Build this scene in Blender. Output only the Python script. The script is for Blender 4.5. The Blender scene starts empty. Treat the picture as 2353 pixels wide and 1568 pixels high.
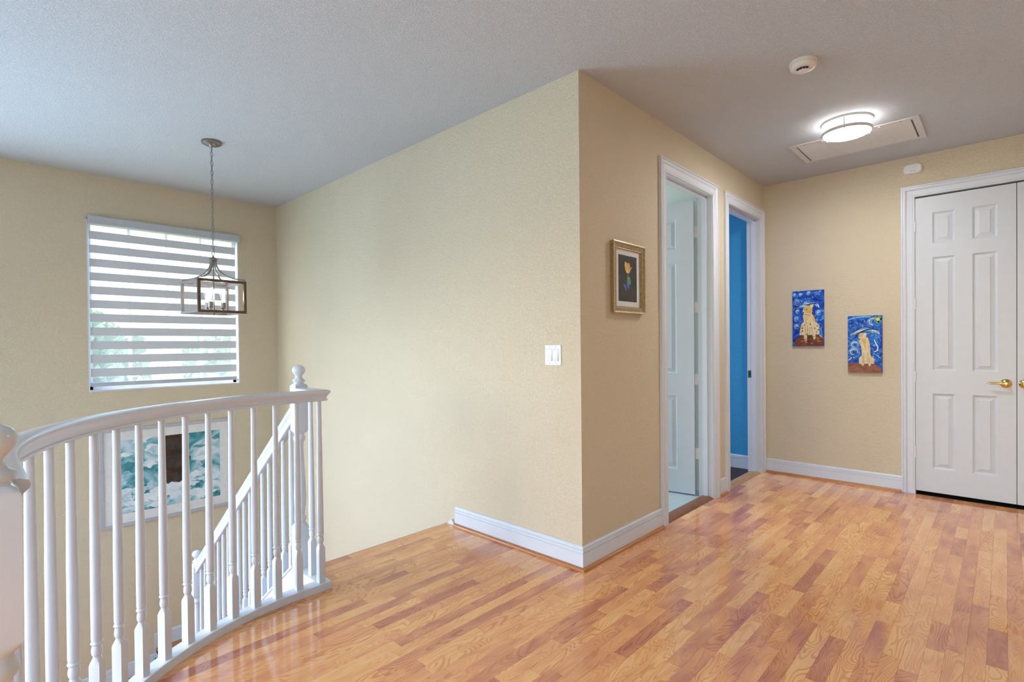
import bpy, bmesh, math, random
from mathutils import Vector, Matrix

# ------------------------------------------------------------------ camera, world, lights, exposure
scene = bpy.context.scene
COL = scene.collection
R = math.radians

def setup_camera():
    yaw, pitch, roll = R(43.482), R(-0.5153), R(-0.5498)
    fwd = Vector((-math.sin(yaw), math.cos(yaw), 0)); right = Vector((math.cos(yaw), math.sin(yaw), 0)); up = Vector((0, 0, 1))
    f2 = fwd * math.cos(pitch) + up * math.sin(pitch); u2 = up * math.cos(pitch) - fwd * math.sin(pitch)
    r3 = right * math.cos(roll) + u2 * math.sin(roll); u3 = u2 * math.cos(roll) - right * math.sin(roll)
    cam = bpy.data.cameras.new('camera'); ob = bpy.data.objects.new('camera', cam); COL.objects.link(ob)
    m = Matrix((r3, u3, -f2)).transposed().to_4x4(); m.translation = Vector((1.6882, -2.3274, 1.2387))
    ob.matrix_world = m
    cam.sensor_width = 36; cam.sensor_fit = 'HORIZONTAL'; cam.lens = 1195.2575 / 2353 * 36
    cam.shift_y = 20.7466 / 2353; cam.clip_start = 0.02; cam.clip_end = 300
    scene.camera = ob
setup_camera()

world = bpy.data.worlds.new('sky'); scene.world = world; world.use_nodes = True
wn = world.node_tree; wn.nodes.clear()
wo = wn.nodes.new('ShaderNodeOutputWorld'); wb = wn.nodes.new('ShaderNodeBackground'); ws = wn.nodes.new('ShaderNodeTexSky')
ws.sky_type = 'NISHITA'; ws.sun_disc = False; ws.sun_elevation = R(48); ws.sun_rotation = R(200); ws.dust_density = 3.0; ws.air_density = 1.0
wb.inputs['Strength'].default_value = 0.95
wn.links.new(ws.outputs[0], wb.inputs[0]); wn.links.new(wb.outputs[0], wo.inputs[0])

def sun_light():
    d = bpy.data.lights.new('sun', 'SUN'); d.energy = 3.0; d.angle = R(1.5); d.color = (1, .96, .9)
    o = bpy.data.objects.new('sun', d); COL.objects.link(o); o.rotation_euler = (R(50), 0, R(75)); o.location = (0, -20, 20)
sun_light()

def area_light(name, loc, direction, sx, sy, power, color):
    d = bpy.data.lights.new(name, 'AREA'); d.shape = 'RECTANGLE'; d.size = sx; d.size_y = sy; d.energy = power; d.color = color
    o = bpy.data.objects.new(name, d); COL.objects.link(o); o.location = loc
    o.rotation_euler = Vector(direction).to_track_quat('-Z', 'Y').to_euler()
    return o
# foyer window daylight out of view, then added entry, loft and room fill
area_light('foyer_window_daylight', (-4.06, -3.40, 0.50), (1, 0, 0), 1.9, 2.4, 124, (.44, .67, 1.0))
area_light('entry_fill_light', (-1.1, -4.67, 1.0), (0, 1, 0), 1.9, 2.3, 22, (.60, .78, 1.0))  # added window light, lifts the wall beside the stairs
area_light('loft_fill_light', (2.0, -4.67, 1.45), (0, 1, 0), 2.0, 1.5, 9, (.92, .96, 1.0))  # added weak fill from behind the viewer
area_light('bath_fill_light', (-2.42, 1.0, 1.7), (1, 0.05, -0.1), 0.9, 1.1, 21, (.86, .96, 1.0))  # added light to brighten the room behind the first doorway
area_light('bedroom_fill_light', (-2.92, 2.42, 1.6), (1, 0, 0), 0.7, 1.2, 24, (.90, .95, 1.0))  # added light to brighten the blue room

scene.view_settings.view_transform = 'Standard'; scene.view_settings.look = 'None'
scene.view_settings.gamma = 1.0; scene.view_settings.use_curve_mapping = False
scene.view_settings.exposure = 0.45

# ------------------------------------------------------------------ materials
MATS = {}
def nodes_of(name):
    m = bpy.data.materials.new(name); m.use_nodes = True
    nt = m.node_tree; nt.nodes.clear()
    out = nt.nodes.new('ShaderNodeOutputMaterial')
    MATS[name] = m
    return m, nt, out
def N(nt, t, **kw):
    n = nt.nodes.new(t)
    for k, v in kw.items():
        if k in n.inputs: n.inputs[k].default_value = v
        else: setattr(n, k, v)
    return n
def principled(nt, out, col, rough=.5, metal=0, spec=.5):
    b = nt.nodes.new('ShaderNodeBsdfPrincipled')
    b.inputs['Base Color'].default_value = (*col, 1); b.inputs['Roughness'].default_value = rough
    b.inputs['Metallic'].default_value = metal; b.inputs['Specular IOR Level'].default_value = spec
    nt.links.new(b.outputs[0], out.inputs[0]); return b
def coord(nt, kind='Position', scale=(1, 1, 1)):
    if kind == 'Position': g = nt.nodes.new('ShaderNodeNewGeometry'); o = g.outputs['Position']
    else: g = nt.nodes.new('ShaderNodeTexCoord'); o = g.outputs[kind]
    mp = nt.nodes.new('ShaderNodeMapping'); mp.inputs['Scale'].default_value = scale
    nt.links.new(o, mp.inputs[0]); return mp.outputs[0]
def bump(nt, b, height, strength=.3, dist=.003):
    bp = nt.nodes.new('ShaderNodeBump'); bp.inputs['Strength'].default_value = strength; bp.inputs['Distance'].default_value = dist
    nt.links.new(height, bp.inputs['Height']); nt.links.new(bp.outputs[0], b.inputs['Normal'])
def plain(name, col, rough=.5, metal=0, spec=.5, vary=.04, scale=30, bmp=0):
    m, nt, out = nodes_of(name); b = principled(nt, out, col, rough, metal, spec)
    n = N(nt, 'ShaderNodeTexNoise', Scale=scale, Detail=3.0); nt.links.new(coord(nt), n.inputs['Vector'])
    r = nt.nodes.new('ShaderNodeValToRGB')
    r.color_ramp.elements[0].position = .3; r.color_ramp.elements[1].position = .7
    r.color_ramp.elements[0].color = (*[c * (1 - vary) for c in col], 1); r.color_ramp.elements[1].color = (*[min(1, c * (1 + vary)) for c in col], 1)
    nt.links.new(n.outputs[0], r.inputs[0]); nt.links.new(r.outputs[0], b.inputs['Base Color'])
    if bmp: bump(nt, b, n.outputs[0], bmp, .002)
    return m
def plaster(name, col, scale, strength, rough=.62, spec=.3):
    m, nt, out = nodes_of(name); b = principled(nt, out, col, rough, 0, spec)
    c = coord(nt)
    n = N(nt, 'ShaderNodeTexNoise', Scale=scale, Detail=4.0, Roughness=.55, Distortion=.6); nt.links.new(c, n.inputs['Vector'])
    r = nt.nodes.new('ShaderNodeValToRGB'); r.color_ramp.elements[0].position = .46; r.color_ramp.elements[1].position = .60
    nt.links.new(n.outputs[0], r.inputs[0])
    n2 = N(nt, 'ShaderNodeTexNoise', Scale=2.0, Detail=2.0); nt.links.new(c, n2.inputs['Vector'])
    mix = nt.nodes.new('ShaderNodeMixRGB'); mix.inputs[1].default_value = (*[x * .975 for x in col], 1); mix.inputs[2].default_value = (*[min(1, x * 1.02) for x in col], 1)
    nt.links.new(n2.outputs[0], mix.inputs[0]); nt.links.new(mix.outputs[0], b.inputs['Base Color'])
    bump(nt, b, r.outputs[0], strength, .0028)
    return m
def emis(name, col, strength):
    m, nt, out = nodes_of(name); e = N(nt, 'ShaderNodeEmission', Strength=strength); e.inputs[0].default_value = (*col, 1)
    nt.links.new(e.outputs[0], out.inputs[0]); return m
def see_through(name, col, transp, rough=.05):
    m, nt, out = nodes_of(name)
    t = nt.nodes.new('ShaderNodeBsdfTransparent'); g = N(nt, 'ShaderNodeBsdfGlossy', Roughness=rough); g.inputs[0].default_value = (*col, 1)
    mx = nt.nodes.new('ShaderNodeMixShader'); mx.inputs[0].default_value = 1 - transp
    nt.links.new(t.outputs[0], mx.inputs[1]); nt.links.new(g.outputs[0], mx.inputs[2]); nt.links.new(mx.outputs[0], out.inputs[0]); return m
def fabric(name, col, transp, transl):
    m, nt, out = nodes_of(name)
    d = nt.nodes.new('ShaderNodeBsdfDiffuse'); d.inputs[0].default_value = (*col, 1)
    tl = nt.nodes.new('ShaderNodeBsdfTranslucent'); tl.inputs[0].default_value = (*col, 1)
    mx = nt.nodes.new('ShaderNodeMixShader'); mx.inputs[0].default_value = transl
    nt.links.new(d.outputs[0], mx.inputs[1]); nt.links.new(tl.outputs[0], mx.inputs[2])
    n = N(nt, 'ShaderNodeTexNoise', Scale=900.0); nt.links.new(coord(nt), n.inputs['Vector'])
    bp = N(nt, 'ShaderNodeBump', Strength=.1, Distance=.0005); nt.links.new(n.outputs[0], bp.inputs['Height']); nt.links.new(bp.outputs[0], d.inputs['Normal'])
    if transp > 0:
        t = nt.nodes.new('ShaderNodeBsdfTransparent'); m2 = nt.nodes.new('ShaderNodeMixShader'); m2.inputs[0].default_value = transp
        nt.links.new(mx.outputs[0], m2.inputs[1]); nt.links.new(t.outputs[0], m2.inputs[2]); nt.links.new(m2.outputs[0], out.inputs[0])
    else: nt.links.new(mx.outputs[0], out.inputs[0])
    return m

plaster('cream_wall', (.672, .595, .448), 66, .6)
plaster('ceiling_paint', (.635, .67, .72), 115, .8, .8, .1)
plaster('pale_wall', (.74, .80, .78), 60, .2)
plaster('blue_wall', (.05, .35, .66), 60, .6)
plain('white_trim', (.69, .745, .83), .33, 0, .45, .015, 12)
plain('white_gloss', (.66, .72, .81), .22, 0, .5, .015, 12)
plain('door_white', (.64, .69, .755), .38, 0, .4, .015, 18)
plain('jamb_white', (.68, .71, .74), .4, 0, .4, .015, 18)
plain('plastic_white', (.80, .81, .82), .35, 0, .5, .01, 20)
plain('plastic_warm', (.78, .77, .73), .4, 0, .4, .01, 20)
plain('cassette_grey', (.50, .55, .61), .4)
plain('slot_dark', (.03, .03, .03), .7)
plain('screw_grey', (.35, .37, .38), .35, .8)
plain('brass', (.78, .55, .20), .18, 1.0, .5, .05, 40)
plain('nickel', (.30, .285, .265), .3, 1.0, .5, .03, 60)
plain('bronze_brown', (.13, .085, .055), .35, .4, .5, .25, 40)
plain('grey_wood', (.22, .20, .19), .45, .1, .5, .12, 40)
plain('vent_white', (.68, .68, .68), .5)
plain('vent_shade_dust', (.16, .15, .14), .8, vary=.3, scale=25)
plain('carpet_dark', (.055, .05, .055), .95, 0, .1, .4, 120, .4)
plain('reducer_brown', (.21, .075, .022), .35, 0, .5, .25, 25)
plain('reducer_tan', (.50, .27, .11), .35, 0, .5, .2, 25)
plain('mat_board', (.76, .78, .79), .7)
plain('silver_frame', (.50, .50, .55), .4, .3)
plain('gold_frame', (.36, .27, .14), .38, .35, .5, .2, 60)
plain('gold_frame_light', (.62, .52, .34), .35, .35, .5, .2, 60)
plain('ink', (.03, .025, .02), .7)
plain('ink_blue', (.20, .24, .33), .7)
plain('brick_tan', (.60, .55, .50), .9)
plain('roof_tile', (.45, .27, .20), .9, vary=.3, scale=8)
plain('lawn', (.28, .36, .16), .95, vary=.3, scale=3)
plain('leaf_green', (.20, .33, .12), .8, vary=.5, scale=5)
plain('bark', (.20, .14, .09), .9)
see_through('pane_glass', (.9, .95, 1), .93, .02)
see_through('bulb_glass', (1, 1, 1), .86, .05)
see_through('picture_glass', (1, 1, 1), .985, .02)
fabric('blind_opaque', (.70, .74, .80), 0, .10)
fabric('blind_sheer', (.80, .86, .95), .80, .6)
emis('bulb_glow', (1, .97, .92), 38)
emis('diffuser_glow', (1, .97, .94), 9)
emis('lens_glow', (1, .97, .94), 88)
plain('ring_nickel', (.72, .72, .70), .35, .6)

def wood_floor(name):
    m, nt, out = nodes_of(name); b = principled(nt, out, (.5, .3, .15), .16, 0, .75)
    L = nt.links.new
    at = nt.nodes.new('ShaderNodeAttribute'); at.attribute_name = 'plank'
    sep = nt.nodes.new('ShaderNodeSeparateColor'); L(at.outputs['Color'], sep.inputs[0])
    c = coord(nt)
    off = nt.nodes.new('ShaderNodeVectorMath'); off.operation = 'SCALE'; off.inputs[3].default_value = 37.0; L(at.outputs['Color'], off.inputs[0])
    add = nt.nodes.new('ShaderNodeVectorMath'); L(c, add.inputs[0]); L(off.outputs[0], add.inputs[1])
    mp = nt.nodes.new('ShaderNodeMapping'); mp.inputs['Scale'].default_value = (13, 2.7, 1); L(add.outputs[0], mp.inputs[0])
    n = N(nt, 'ShaderNodeTexNoise', Scale=1.0, Detail=1.5, Roughness=.45, Distortion=.5); L(mp.outputs[0], n.inputs['Vector'])
    mu = N(nt, 'ShaderNodeMath', operation='MULTIPLY'); mu.inputs[1].default_value = 120.0; L(n.outputs[0], mu.inputs[0])
    sn = N(nt, 'ShaderNodeMath', operation='SINE'); L(mu.outputs[0], sn.inputs[0])
    rr = nt.nodes.new('ShaderNodeMapRange'); rr.inputs[1].default_value = -.1; rr.inputs[2].default_value = 1.0; L(sn.outputs[0], rr.inputs[0])
    fine = N(nt, 'ShaderNodeTexNoise', Scale=1.0, Detail=3.0, Roughness=.6)
    mp2 = nt.nodes.new('ShaderNodeMapping'); mp2.inputs['Scale'].default_value = (160, 7, 1); L(add.outputs[0], mp2.inputs[0]); L(mp2.outputs[0], fine.inputs['Vector'])
    ramp = nt.nodes.new('ShaderNodeValToRGB'); e = ramp.color_ramp.elements
    e[0].position = 0; e[0].color = (.58, .235, .150, 1); e[1].position = 1; e[1].color = (.95, .57, .255, 1)
    for p, cc in ((.25, (.73, .335, .180)), (.5, (.85, .42, .20)), (.75, (.91, .49, .215))):
        x = ramp.color_ramp.elements.new(p); x.color = (*cc, 1)
    # tone drifts slowly inside a block
    dr = N(nt, 'ShaderNodeTexNoise', Scale=1.0, Detail=1.0); mp3 = nt.nodes.new('ShaderNodeMapping'); mp3.inputs['Scale'].default_value = (16, 4.5, 1); L(add.outputs[0], mp3.inputs[0]); L(mp3.outputs[0], dr.inputs['Vector'])
    d1 = N(nt, 'ShaderNodeMath', operation='MULTIPLY_ADD'); d1.inputs[1].default_value = 1.1; d1.inputs[2].default_value = -.55; L(dr.outputs[0], d1.inputs[0])
    d2 = N(nt, 'ShaderNodeMath', operation='ADD'); L(sep.outputs[0], d2.inputs[0]); L(d1.outputs[0], d2.inputs[1]); L(d2.outputs[0], ramp.inputs[0])
    dark = nt.nodes.new('ShaderNodeMixRGB'); dark.blend_type = 'MULTIPLY'; dark.inputs[2].default_value = (.80, .64, .55, 1)
    k = N(nt, 'ShaderNodeMath', operation='MULTIPLY'); L(rr.outputs[0], k.inputs[0]); L(sep.outputs[2], k.inputs[1])
    L(k.outputs[0], dark.inputs[0]); L(ramp.outputs[0], dark.inputs[1])
    d3 = nt.nodes.new('ShaderNodeMixRGB'); d3.blend_type = 'MULTIPLY'; d3.inputs[2].default_value = (.88, .82, .78, 1)
    L(fine.outputs[0], d3.inputs[0]); L(dark.outputs[0], d3.inputs[1]); L(d3.outputs[0], b.inputs['Base Color'])
    rw = N(nt, 'ShaderNodeTexNoise', Scale=3.0, Detail=2.0); L(c, rw.inputs['Vector'])
    rm = nt.nodes.new('ShaderNodeMapRange'); rm.inputs[3].default_value = .05; rm.inputs[4].default_value = .11; L(rw.outputs[0], rm.inputs[0]); L(rm.outputs[0], b.inputs['Roughness'])
    return m
wood_floor('laminate')
def trim_wood(name, col):
    m, nt, out = nodes_of(name); b = principled(nt, out, col, .25, 0, .5)
    n = N(nt, 'ShaderNodeTexNoise', Scale=20.0, Detail=4.0, Distortion=1.0); nt.links.new(coord(nt, 'Position', (1, 1, 6)), n.inputs['Vector'])
    r = nt.nodes.new('ShaderNodeValToRGB'); r.color_ramp.elements[0].color = (*[c * .6 for c in col], 1); r.color_ramp.elements[1].color = (*[min(1, c * 1.3) for c in col], 1)
    nt.links.new(n.outputs[0], r.inputs[0]); nt.links.new(r.outputs[0], b.inputs['Base Color'])
trim_wood('quarter_wood', (.52, .22, .085))
def vinyl(name):
    m, nt, out = nodes_of(name); b = principled(nt, out, (.5, .58, .6), .35)
    n = N(nt, 'ShaderNodeTexNoise', Scale=1.0, Detail=3.0); nt.links.new(coord(nt, 'Position', (60, 3, 1)), n.inputs['Vector'])
    r = nt.nodes.new('ShaderNodeValToRGB'); r.color_ramp.elements[0].color = (.34, .45, .50, 1); r.color_ramp.elements[1].color = (.52, .63, .68, 1)
    nt.links.new(n.outputs[0], r.inputs[0]); nt.links.new(r.outputs[0], b.inputs['Base Color'])
vinyl('vinyl_plank')
def paint_strokes(name, stops, scale, dist, seed=0.0, rough=.45):
    m, nt, out = nodes_of(name); b = principled(nt, out, stops[0][1], rough, 0, .25)
    mp = nt.nodes.new('ShaderNodeMapping'); mp.inputs['Location'].default_value = (seed, seed * 1.7, seed)
    g = nt.nodes.new('ShaderNodeTexCoord'); nt.links.new(g.outputs['Object'], mp.inputs[0])
    n = N(nt, 'ShaderNodeTexNoise', Scale=scale, Detail=3.5, Roughness=.6, Distortion=dist); nt.links.new(mp.outputs[0], n.inputs['Vector'])
    r = nt.nodes.new('ShaderNodeValToRGB'); els = r.color_ramp.elements
    els[0].position = stops[0][0]; els[0].color = (*stops[0][1], 1); els[1].position = stops[-1][0]; els[1].color = (*stops[-1][1], 1)
    for p, cc in stops[1:-1]:
        x = els.new(p); x.color = (*cc, 1)
    nt.links.new(n.outputs[0], r.inputs[0]); nt.links.new(r.outputs[0], b.inputs['Base Color'])
    bump(nt, b, n.outputs[0], .25, .002)
paint_strokes('paint_blue', [(.30, (.004, .014, .16)), (.46, (.006, .06, .48)), (.58, (.02, .17, .68)), (.70, (.16, .42, .85)), (.80, (.5, .72, .95))], 12, 2.2)
paint_strokes('paint_blue_b', [(.30, (.004, .012, .15)), (.46, (.008, .06, .45)), (.58, (.02, .18, .62)), (.70, (.10, .38, .80)), (.82, (.45, .68, .92))], 15, 3.0, 3.1)
paint_strokes('paint_rock', [(.35, (.10, .03, .018)), (.55, (.20, .06, .03)), (.75, (.32, .12, .06))], 14, 1.0)
paint_strokes('paint_rock_b', [(.35, (.22, .085, .055)), (.6, (.32, .13, .08)), (.8, (.45, .22, .14))], 14, 1.0)
paint_strokes('paint_cream', [(.3, (.66, .53, .29)), (.7, (.80, .72, .50))], 25, .6)
paint_strokes('paint_tan', [(.3, (.60, .34, .06)), (.7, (.80, .58, .22))], 25, .6)
paint_strokes('paint_sea', [(.30, (.01, .12, .16)), (.42, (.03, .26, .32)), (.50, (.22, .50, .58)), (.58, (.55, .72, .80)), (.70, (.80, .87, .92))], 3.6, 1.2, 1.3)
paint_strokes('paint_foam', [(.3, (.50, .66, .80)), (.5, (.72, .82, .90)), (.7, (.86, .91, .94))], 9, .8, 2.2)
paint_strokes('paint_spray', [(.3, (.24, .48, .60)), (.5, (.46, .64, .74)), (.7, (.70, .80, .88))], 12, 1.2, 4.2)
paint_strokes('paint_teal', [(.3, (.015, .16, .20)), (.5, (.05, .30, .36)), (.75, (.30, .55, .62))], 10, 1.2, 6.2)
paint_strokes('paint_crag', [(.35, (.012, .008, .006)), (.6, (.06, .028, .015)), (.8, (.15, .07, .04))], 14, .5)
paint_strokes('paint_black_brown', [(.35, (.022, .017, .013)), (.7, (.05, .04, .032))], 8, .5)
plain('paint_yellow', (.80, .56, .07), .5, vary=.3, scale=60); plain('paint_white', (.80, .86, .92), .5); plain('paint_sky', (.14, .42, .82), .5)
plain('paint_green', (.12, .36, .10), .5, vary=.4, scale=60); plain('paint_brown', (.17, .07, .015), .5); plain('paint_orange', (.75, .38, .06), .5)
plain('paint_petal', (.82, .55, .13), .5, vary=.25, scale=50); plain('paint_blue_petal', (.08, .18, .62), .5, vary=.3, scale=50); plain('paint_navy', (.006, .02, .22), .5)

# ------------------------------------------------------------------ mesh helpers
class MB:
    def __init__(s): s.v = []; s.f = []; s.m = []; s.sm = []
    def add(s, verts, faces, mat=0, smooth=False):
        o = len(s.v); s.v += [tuple(v) for v in verts]
        for f in faces: s.f.append(tuple(i + o for i in f)); s.m.append(mat); s.sm.append(smooth)
        return s
    def box(s, x0, x1, y0, y1, z0, z1, mat=0):
        v = [(x, y, z) for z in (z0, z1) for y in (y0, y1) for x in (x0, x1)]
        return s.add(v, [(0, 2, 3, 1), (4, 5, 7, 6), (0, 1, 5, 4), (2, 6, 7, 3), (0, 4, 6, 2), (1, 3, 7, 5)], mat)
    def bevel_box(s, x0, x1, y0, y1, z0, z1, b, mat=0):
        bm = bmesh.new(); bmesh.ops.create_cube(bm, size=1)
        for v in bm.verts: v.co = Vector(((x0 + x1) / 2 + v.co.x * (x1 - x0), (y0 + y1) / 2 + v.co.y * (y1 - y0), (z0 + z1) / 2 + v.co.z * (z1 - z0)))
        bmesh.ops.bevel(bm, geom=bm.edges[:], offset=b, segments=2, affect='EDGES', profile=.5)
        return s.bm(bm, mat)
    def bm(s, bm, mat=0, smooth=False):
        bm.verts.ensure_lookup_table(); bm.verts.index_update()
        s.add([v.co[:] for v in bm.verts], [[v.index for v in f.verts] for f in bm.faces], mat, smooth); bm.free(); return s
    def tube(s, pts, rad, seg=8, mat=0, closed=False, caps=True):
        pts = [Vector(p) for p in pts]; n = len(pts); rr = rad if isinstance(rad, (list, tuple)) else [rad] * n
        vs = []; ref = None
        for i, p in enumerate(pts):
            if closed: t = (pts[(i + 1) % n] - pts[i - 1]).normalized()
            else: t = (pts[min(i + 1, n - 1)] - pts[max(i - 1, 0)]).normalized()
            if ref is None: ref = Vector((0, 0, 1)) if abs(t.z) < .9 else Vector((1, 0, 0))
            a = t.cross(ref).normalized(); b = a.cross(t).normalized(); ref = b
            for k in range(seg):
                an = 2 * math.pi * k / seg; vs.append(p + (a * math.cos(an) + b * math.sin(an)) * rr[i])
        fs = []
        for i in range(n if closed else n - 1):
            for k in range(seg):
                j = (i + 1) % n; fs.append((i * seg + k, i * seg + (k + 1) % seg, j * seg + (k + 1) % seg, j * seg + k))
        if caps and not closed: fs += [tuple(range(seg))[::-1], tuple((n - 1) * seg + k for k in range(seg))]
        return s.add(vs, fs, mat, True)
    def lathe(s, prof, seg=24, mat=0, c=(0, 0, 0), axis='Z', smooth=True):
        vs = []
        for r, h in prof:
            for k in range(seg):
                a = 2 * math.pi * k / seg; u, w = max(r, 1e-5) * math.cos(a), max(r, 1e-5) * math.sin(a)
                p = {'Z': (u, w, h), 'Y': (u, h, w), 'X': (h, u, w)}[axis]
                vs.append((p[0] + c[0], p[1] + c[1], p[2] + c[2]))
        fs = [(i * seg + k, i * seg + (k + 1) % seg, (i + 1) * seg + (k + 1) % seg, (i + 1) * seg + k) for i in range(len(prof) - 1) for k in range(seg)]
        fs += [tuple(range(seg))[::-1], tuple((len(prof) - 1) * seg + k for k in range(seg))]
        return s.add(vs, fs, mat, smooth)
    def turned(s, rings, seg=24, mat=0):
        # rings: (z, half width, squareness 0..1)
        vs = []
        for z, r, q in rings:
            for k in range(seg):
                a = 2 * math.pi * k / seg; c, sn = math.cos(a), math.sin(a)
                d = r * ((1 - q) + q / max(abs(c), abs(sn))); vs.append((d * c, d * sn, z))
        for i in range(len(rings) - 1):
            sm = not (rings[i][2] > .9 and rings[i + 1][2] > .9)
            pass
        o = len(s.v); s.v += vs
        for i in range(len(rings) - 1):
            sm = not (rings[i][2] > .9 and rings[i + 1][2] > .9)
            for k in range(seg):
                s.f.append((o + i * seg + k, o + i * seg + (k + 1) % seg, o + (i + 1) * seg + (k + 1) % seg, o + (i + 1) * seg + k)); s.m.append(mat); s.sm.append(sm)
        s.f += [tuple(o + k for k in range(seg))[::-1], tuple(o + (len(rings) - 1) * seg + k for k in range(seg))]; s.m += [mat, mat]; s.sm += [False, False]
        return s
    def sweep(s, path, prof, z=0, mat=0, smooth=True):
        # path in plan (x, y), closed profile (u to the right, height)
        n = len(path); P = [Vector((p[0], p[1])) for p in path]; vs = []; k = len(prof)
        for i in range(n):
            t0 = (P[i] - P[i - 1]).normalized() if i else None; t1 = (P[i + 1] - P[i]).normalized() if i < n - 1 else None
            t0 = t0 or t1; t1 = t1 or t0
            n0 = Vector((t0.y, -t0.x)); n1 = Vector((t1.y, -t1.x)); m = (n0 + n1).normalized(); sc = 1 / max(.3, m.dot(n0))
            for u, h in prof: q = P[i] + m * u * sc; vs.append((q.x, q.y, z + h))
        fs = [(i * k + j, i * k + (j + 1) % k, (i + 1) * k + (j + 1) % k, (i + 1) * k + j) for i in range(n - 1) for j in range(k)]
        s.add(vs, fs, mat, smooth)
        o = len(s.v) - len(vs); s.f += [tuple(o + j for j in range(k))[::-1], tuple(o + (n - 1) * k + j for j in range(k))]; s.m += [mat, mat]; s.sm += [False, False]
        return s
    def poly(s, pts, mat=0): return s.add(pts, [tuple(range(len(pts)))], mat)
    def build(s, name, mats, parent=None, loc=None, rot=None):
        me = bpy.data.meshes.new(name); me.from_pydata(s.v, [], s.f); me.update()
        for mm in ([mats] if isinstance(mats, str) else mats): me.materials.append(MATS[mm])
        me.polygons.foreach_set('material_index', s.m); me.polygons.foreach_set('use_smooth', s.sm)
        bm = bmesh.new(); bm.from_mesh(me); bmesh.ops.recalc_face_normals(bm, faces=bm.faces); bm.to_mesh(me); bm.free()
        if any(s.sm):
            try: me.set_sharp_from_angle(angle=R(42))
            except Exception: pass
        o = bpy.data.objects.new(name, me); COL.objects.link(o)
        if parent: o.parent = parent
        if loc: o.location = loc
        if rot: o.rotation_euler = rot
        return o
def tag(o, label, cat, group=None, kind=None):
    o['label'] = label; o['category'] = cat
    if group: o['group'] = group
    if kind: o['kind'] = kind
    return o
def thing(name, label, cat, loc=(0, 0, 0), rz=0, group=None, kind=None):
    o = bpy.data.objects.new(name, None); COL.objects.link(o); o.location = loc; o.rotation_euler = (0, 0, rz); o.empty_display_size = .05
    return tag(o, label, cat, group, kind)
def struct(name, mb, mat, label, cat): return tag(mb.build(name, mat), label, cat, kind='structure')
def copy_part(o, parent, loc, rz=0):
    c = o.copy(); COL.objects.link(c); c.parent = parent; c.location = loc; c.rotation_euler = (0, 0, rz); return c

# ------------------------------------------------------------------ the room shell
H = 2.74; L = 2.988; WX = -3.99; FY = -4.6; EX = 3.5; GZ = -3.05
def wall_open(mb, axis, a0, a1, c0, c1, z0, z1, holes):
    # wall slab: runs along `axis` from a0 to a1, thickness c0..c1, with rectangular holes (h0, h1, hz0, hz1)
    cuts = sorted({a0, a1, *[h for x in holes for h in x[:2]]})
    for i in range(len(cuts) - 1):
        m = (cuts[i] + cuts[i + 1]) / 2; zs = [(z0, z1)]
        for h in holes:
            if h[0] < m < h[1]:
                nz = []
                for q in zs: nz += [(q[0], min(q[1], h[2])), (max(q[0], h[3]), q[1])]
                zs = [q for q in nz if q[1] - q[0] > 1e-6]
        for q in zs:
            if axis == 'x': mb.box(cuts[i], cuts[i + 1], c0, c1, *q)
            else: mb.box(c0, c1, cuts[i], cuts[i + 1], *q)
    return mb
WIN = (-1.594, -.387, .876, 2.361)
D1 = (.990, 1.772); D2 = (2.097, 2.879); DH = 2.412; CL = (1.158, 2.340)
struct('wall_left', wall_open(MB(), 'y', FY - .12, .12, WX - .13, WX, GZ, H, [WIN, (-4.35, -2.45, -.7, 1.7)]), 'cream_wall', 'cream textured wall with the blind-covered window above the stairs', 'wall')
struct('wall_middle', MB().box(WX, 0, 0, .115, GZ, H), 'cream_wall', 'brightly lit cream wall with the light switch, beside the stairs', 'wall')
struct('wall_right', wall_open(MB(), 'y', .115, L + .12, -.115, 0, 0, H, [(D1[0] - .02, D1[1] + .02, -.1, DH + .02), (D2[0] - .02, D2[1] + .02, -.1, DH + .02)]).box(-.115, 0, .115, L, -.3, -.02), 'cream_wall', 'tan shaded hallway wall with the tulip picture and two doorways', 'wall')
struct('wall_back', wall_open(MB(), 'x', 0, EX + .12, L, L + .12, 0, H, [(CL[0] - .02, CL[1] + .02, -.1, DH + .02)]), 'cream_wall', 'cream wall at the hall end with two animal paintings and closet', 'wall')
struct('wall_front', wall_open(MB(), 'x', WX - .13, EX + .12, FY - .12, FY, GZ, H, [(-2.05, -.15, -.15, 2.15), (1.0, 3.0, .7, 2.2)]), 'cream_wall', 'cream wall with two added fill-light windows behind the viewer', 'wall')
struct('wall_side', MB().box(EX, EX + .12, FY, L, GZ, H), 'cream_wall', 'plain cream wall on the far right side', 'wall')
struct('ceiling', MB().box(WX - .13, EX + .12, FY - .12, .0, H, H + .1).box(-3.1, EX + .12, 0, L + .8, H, H + .1), 'ceiling_paint', 'grey-white textured ceiling over landing and stairwell', 'ceiling')
struct('floor_lower', MB().box(WX - .13, EX + .12, FY - .12, .12, GZ - .1, GZ), 'reducer_tan', 'ground floor far below the stairwell', 'floor')

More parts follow.
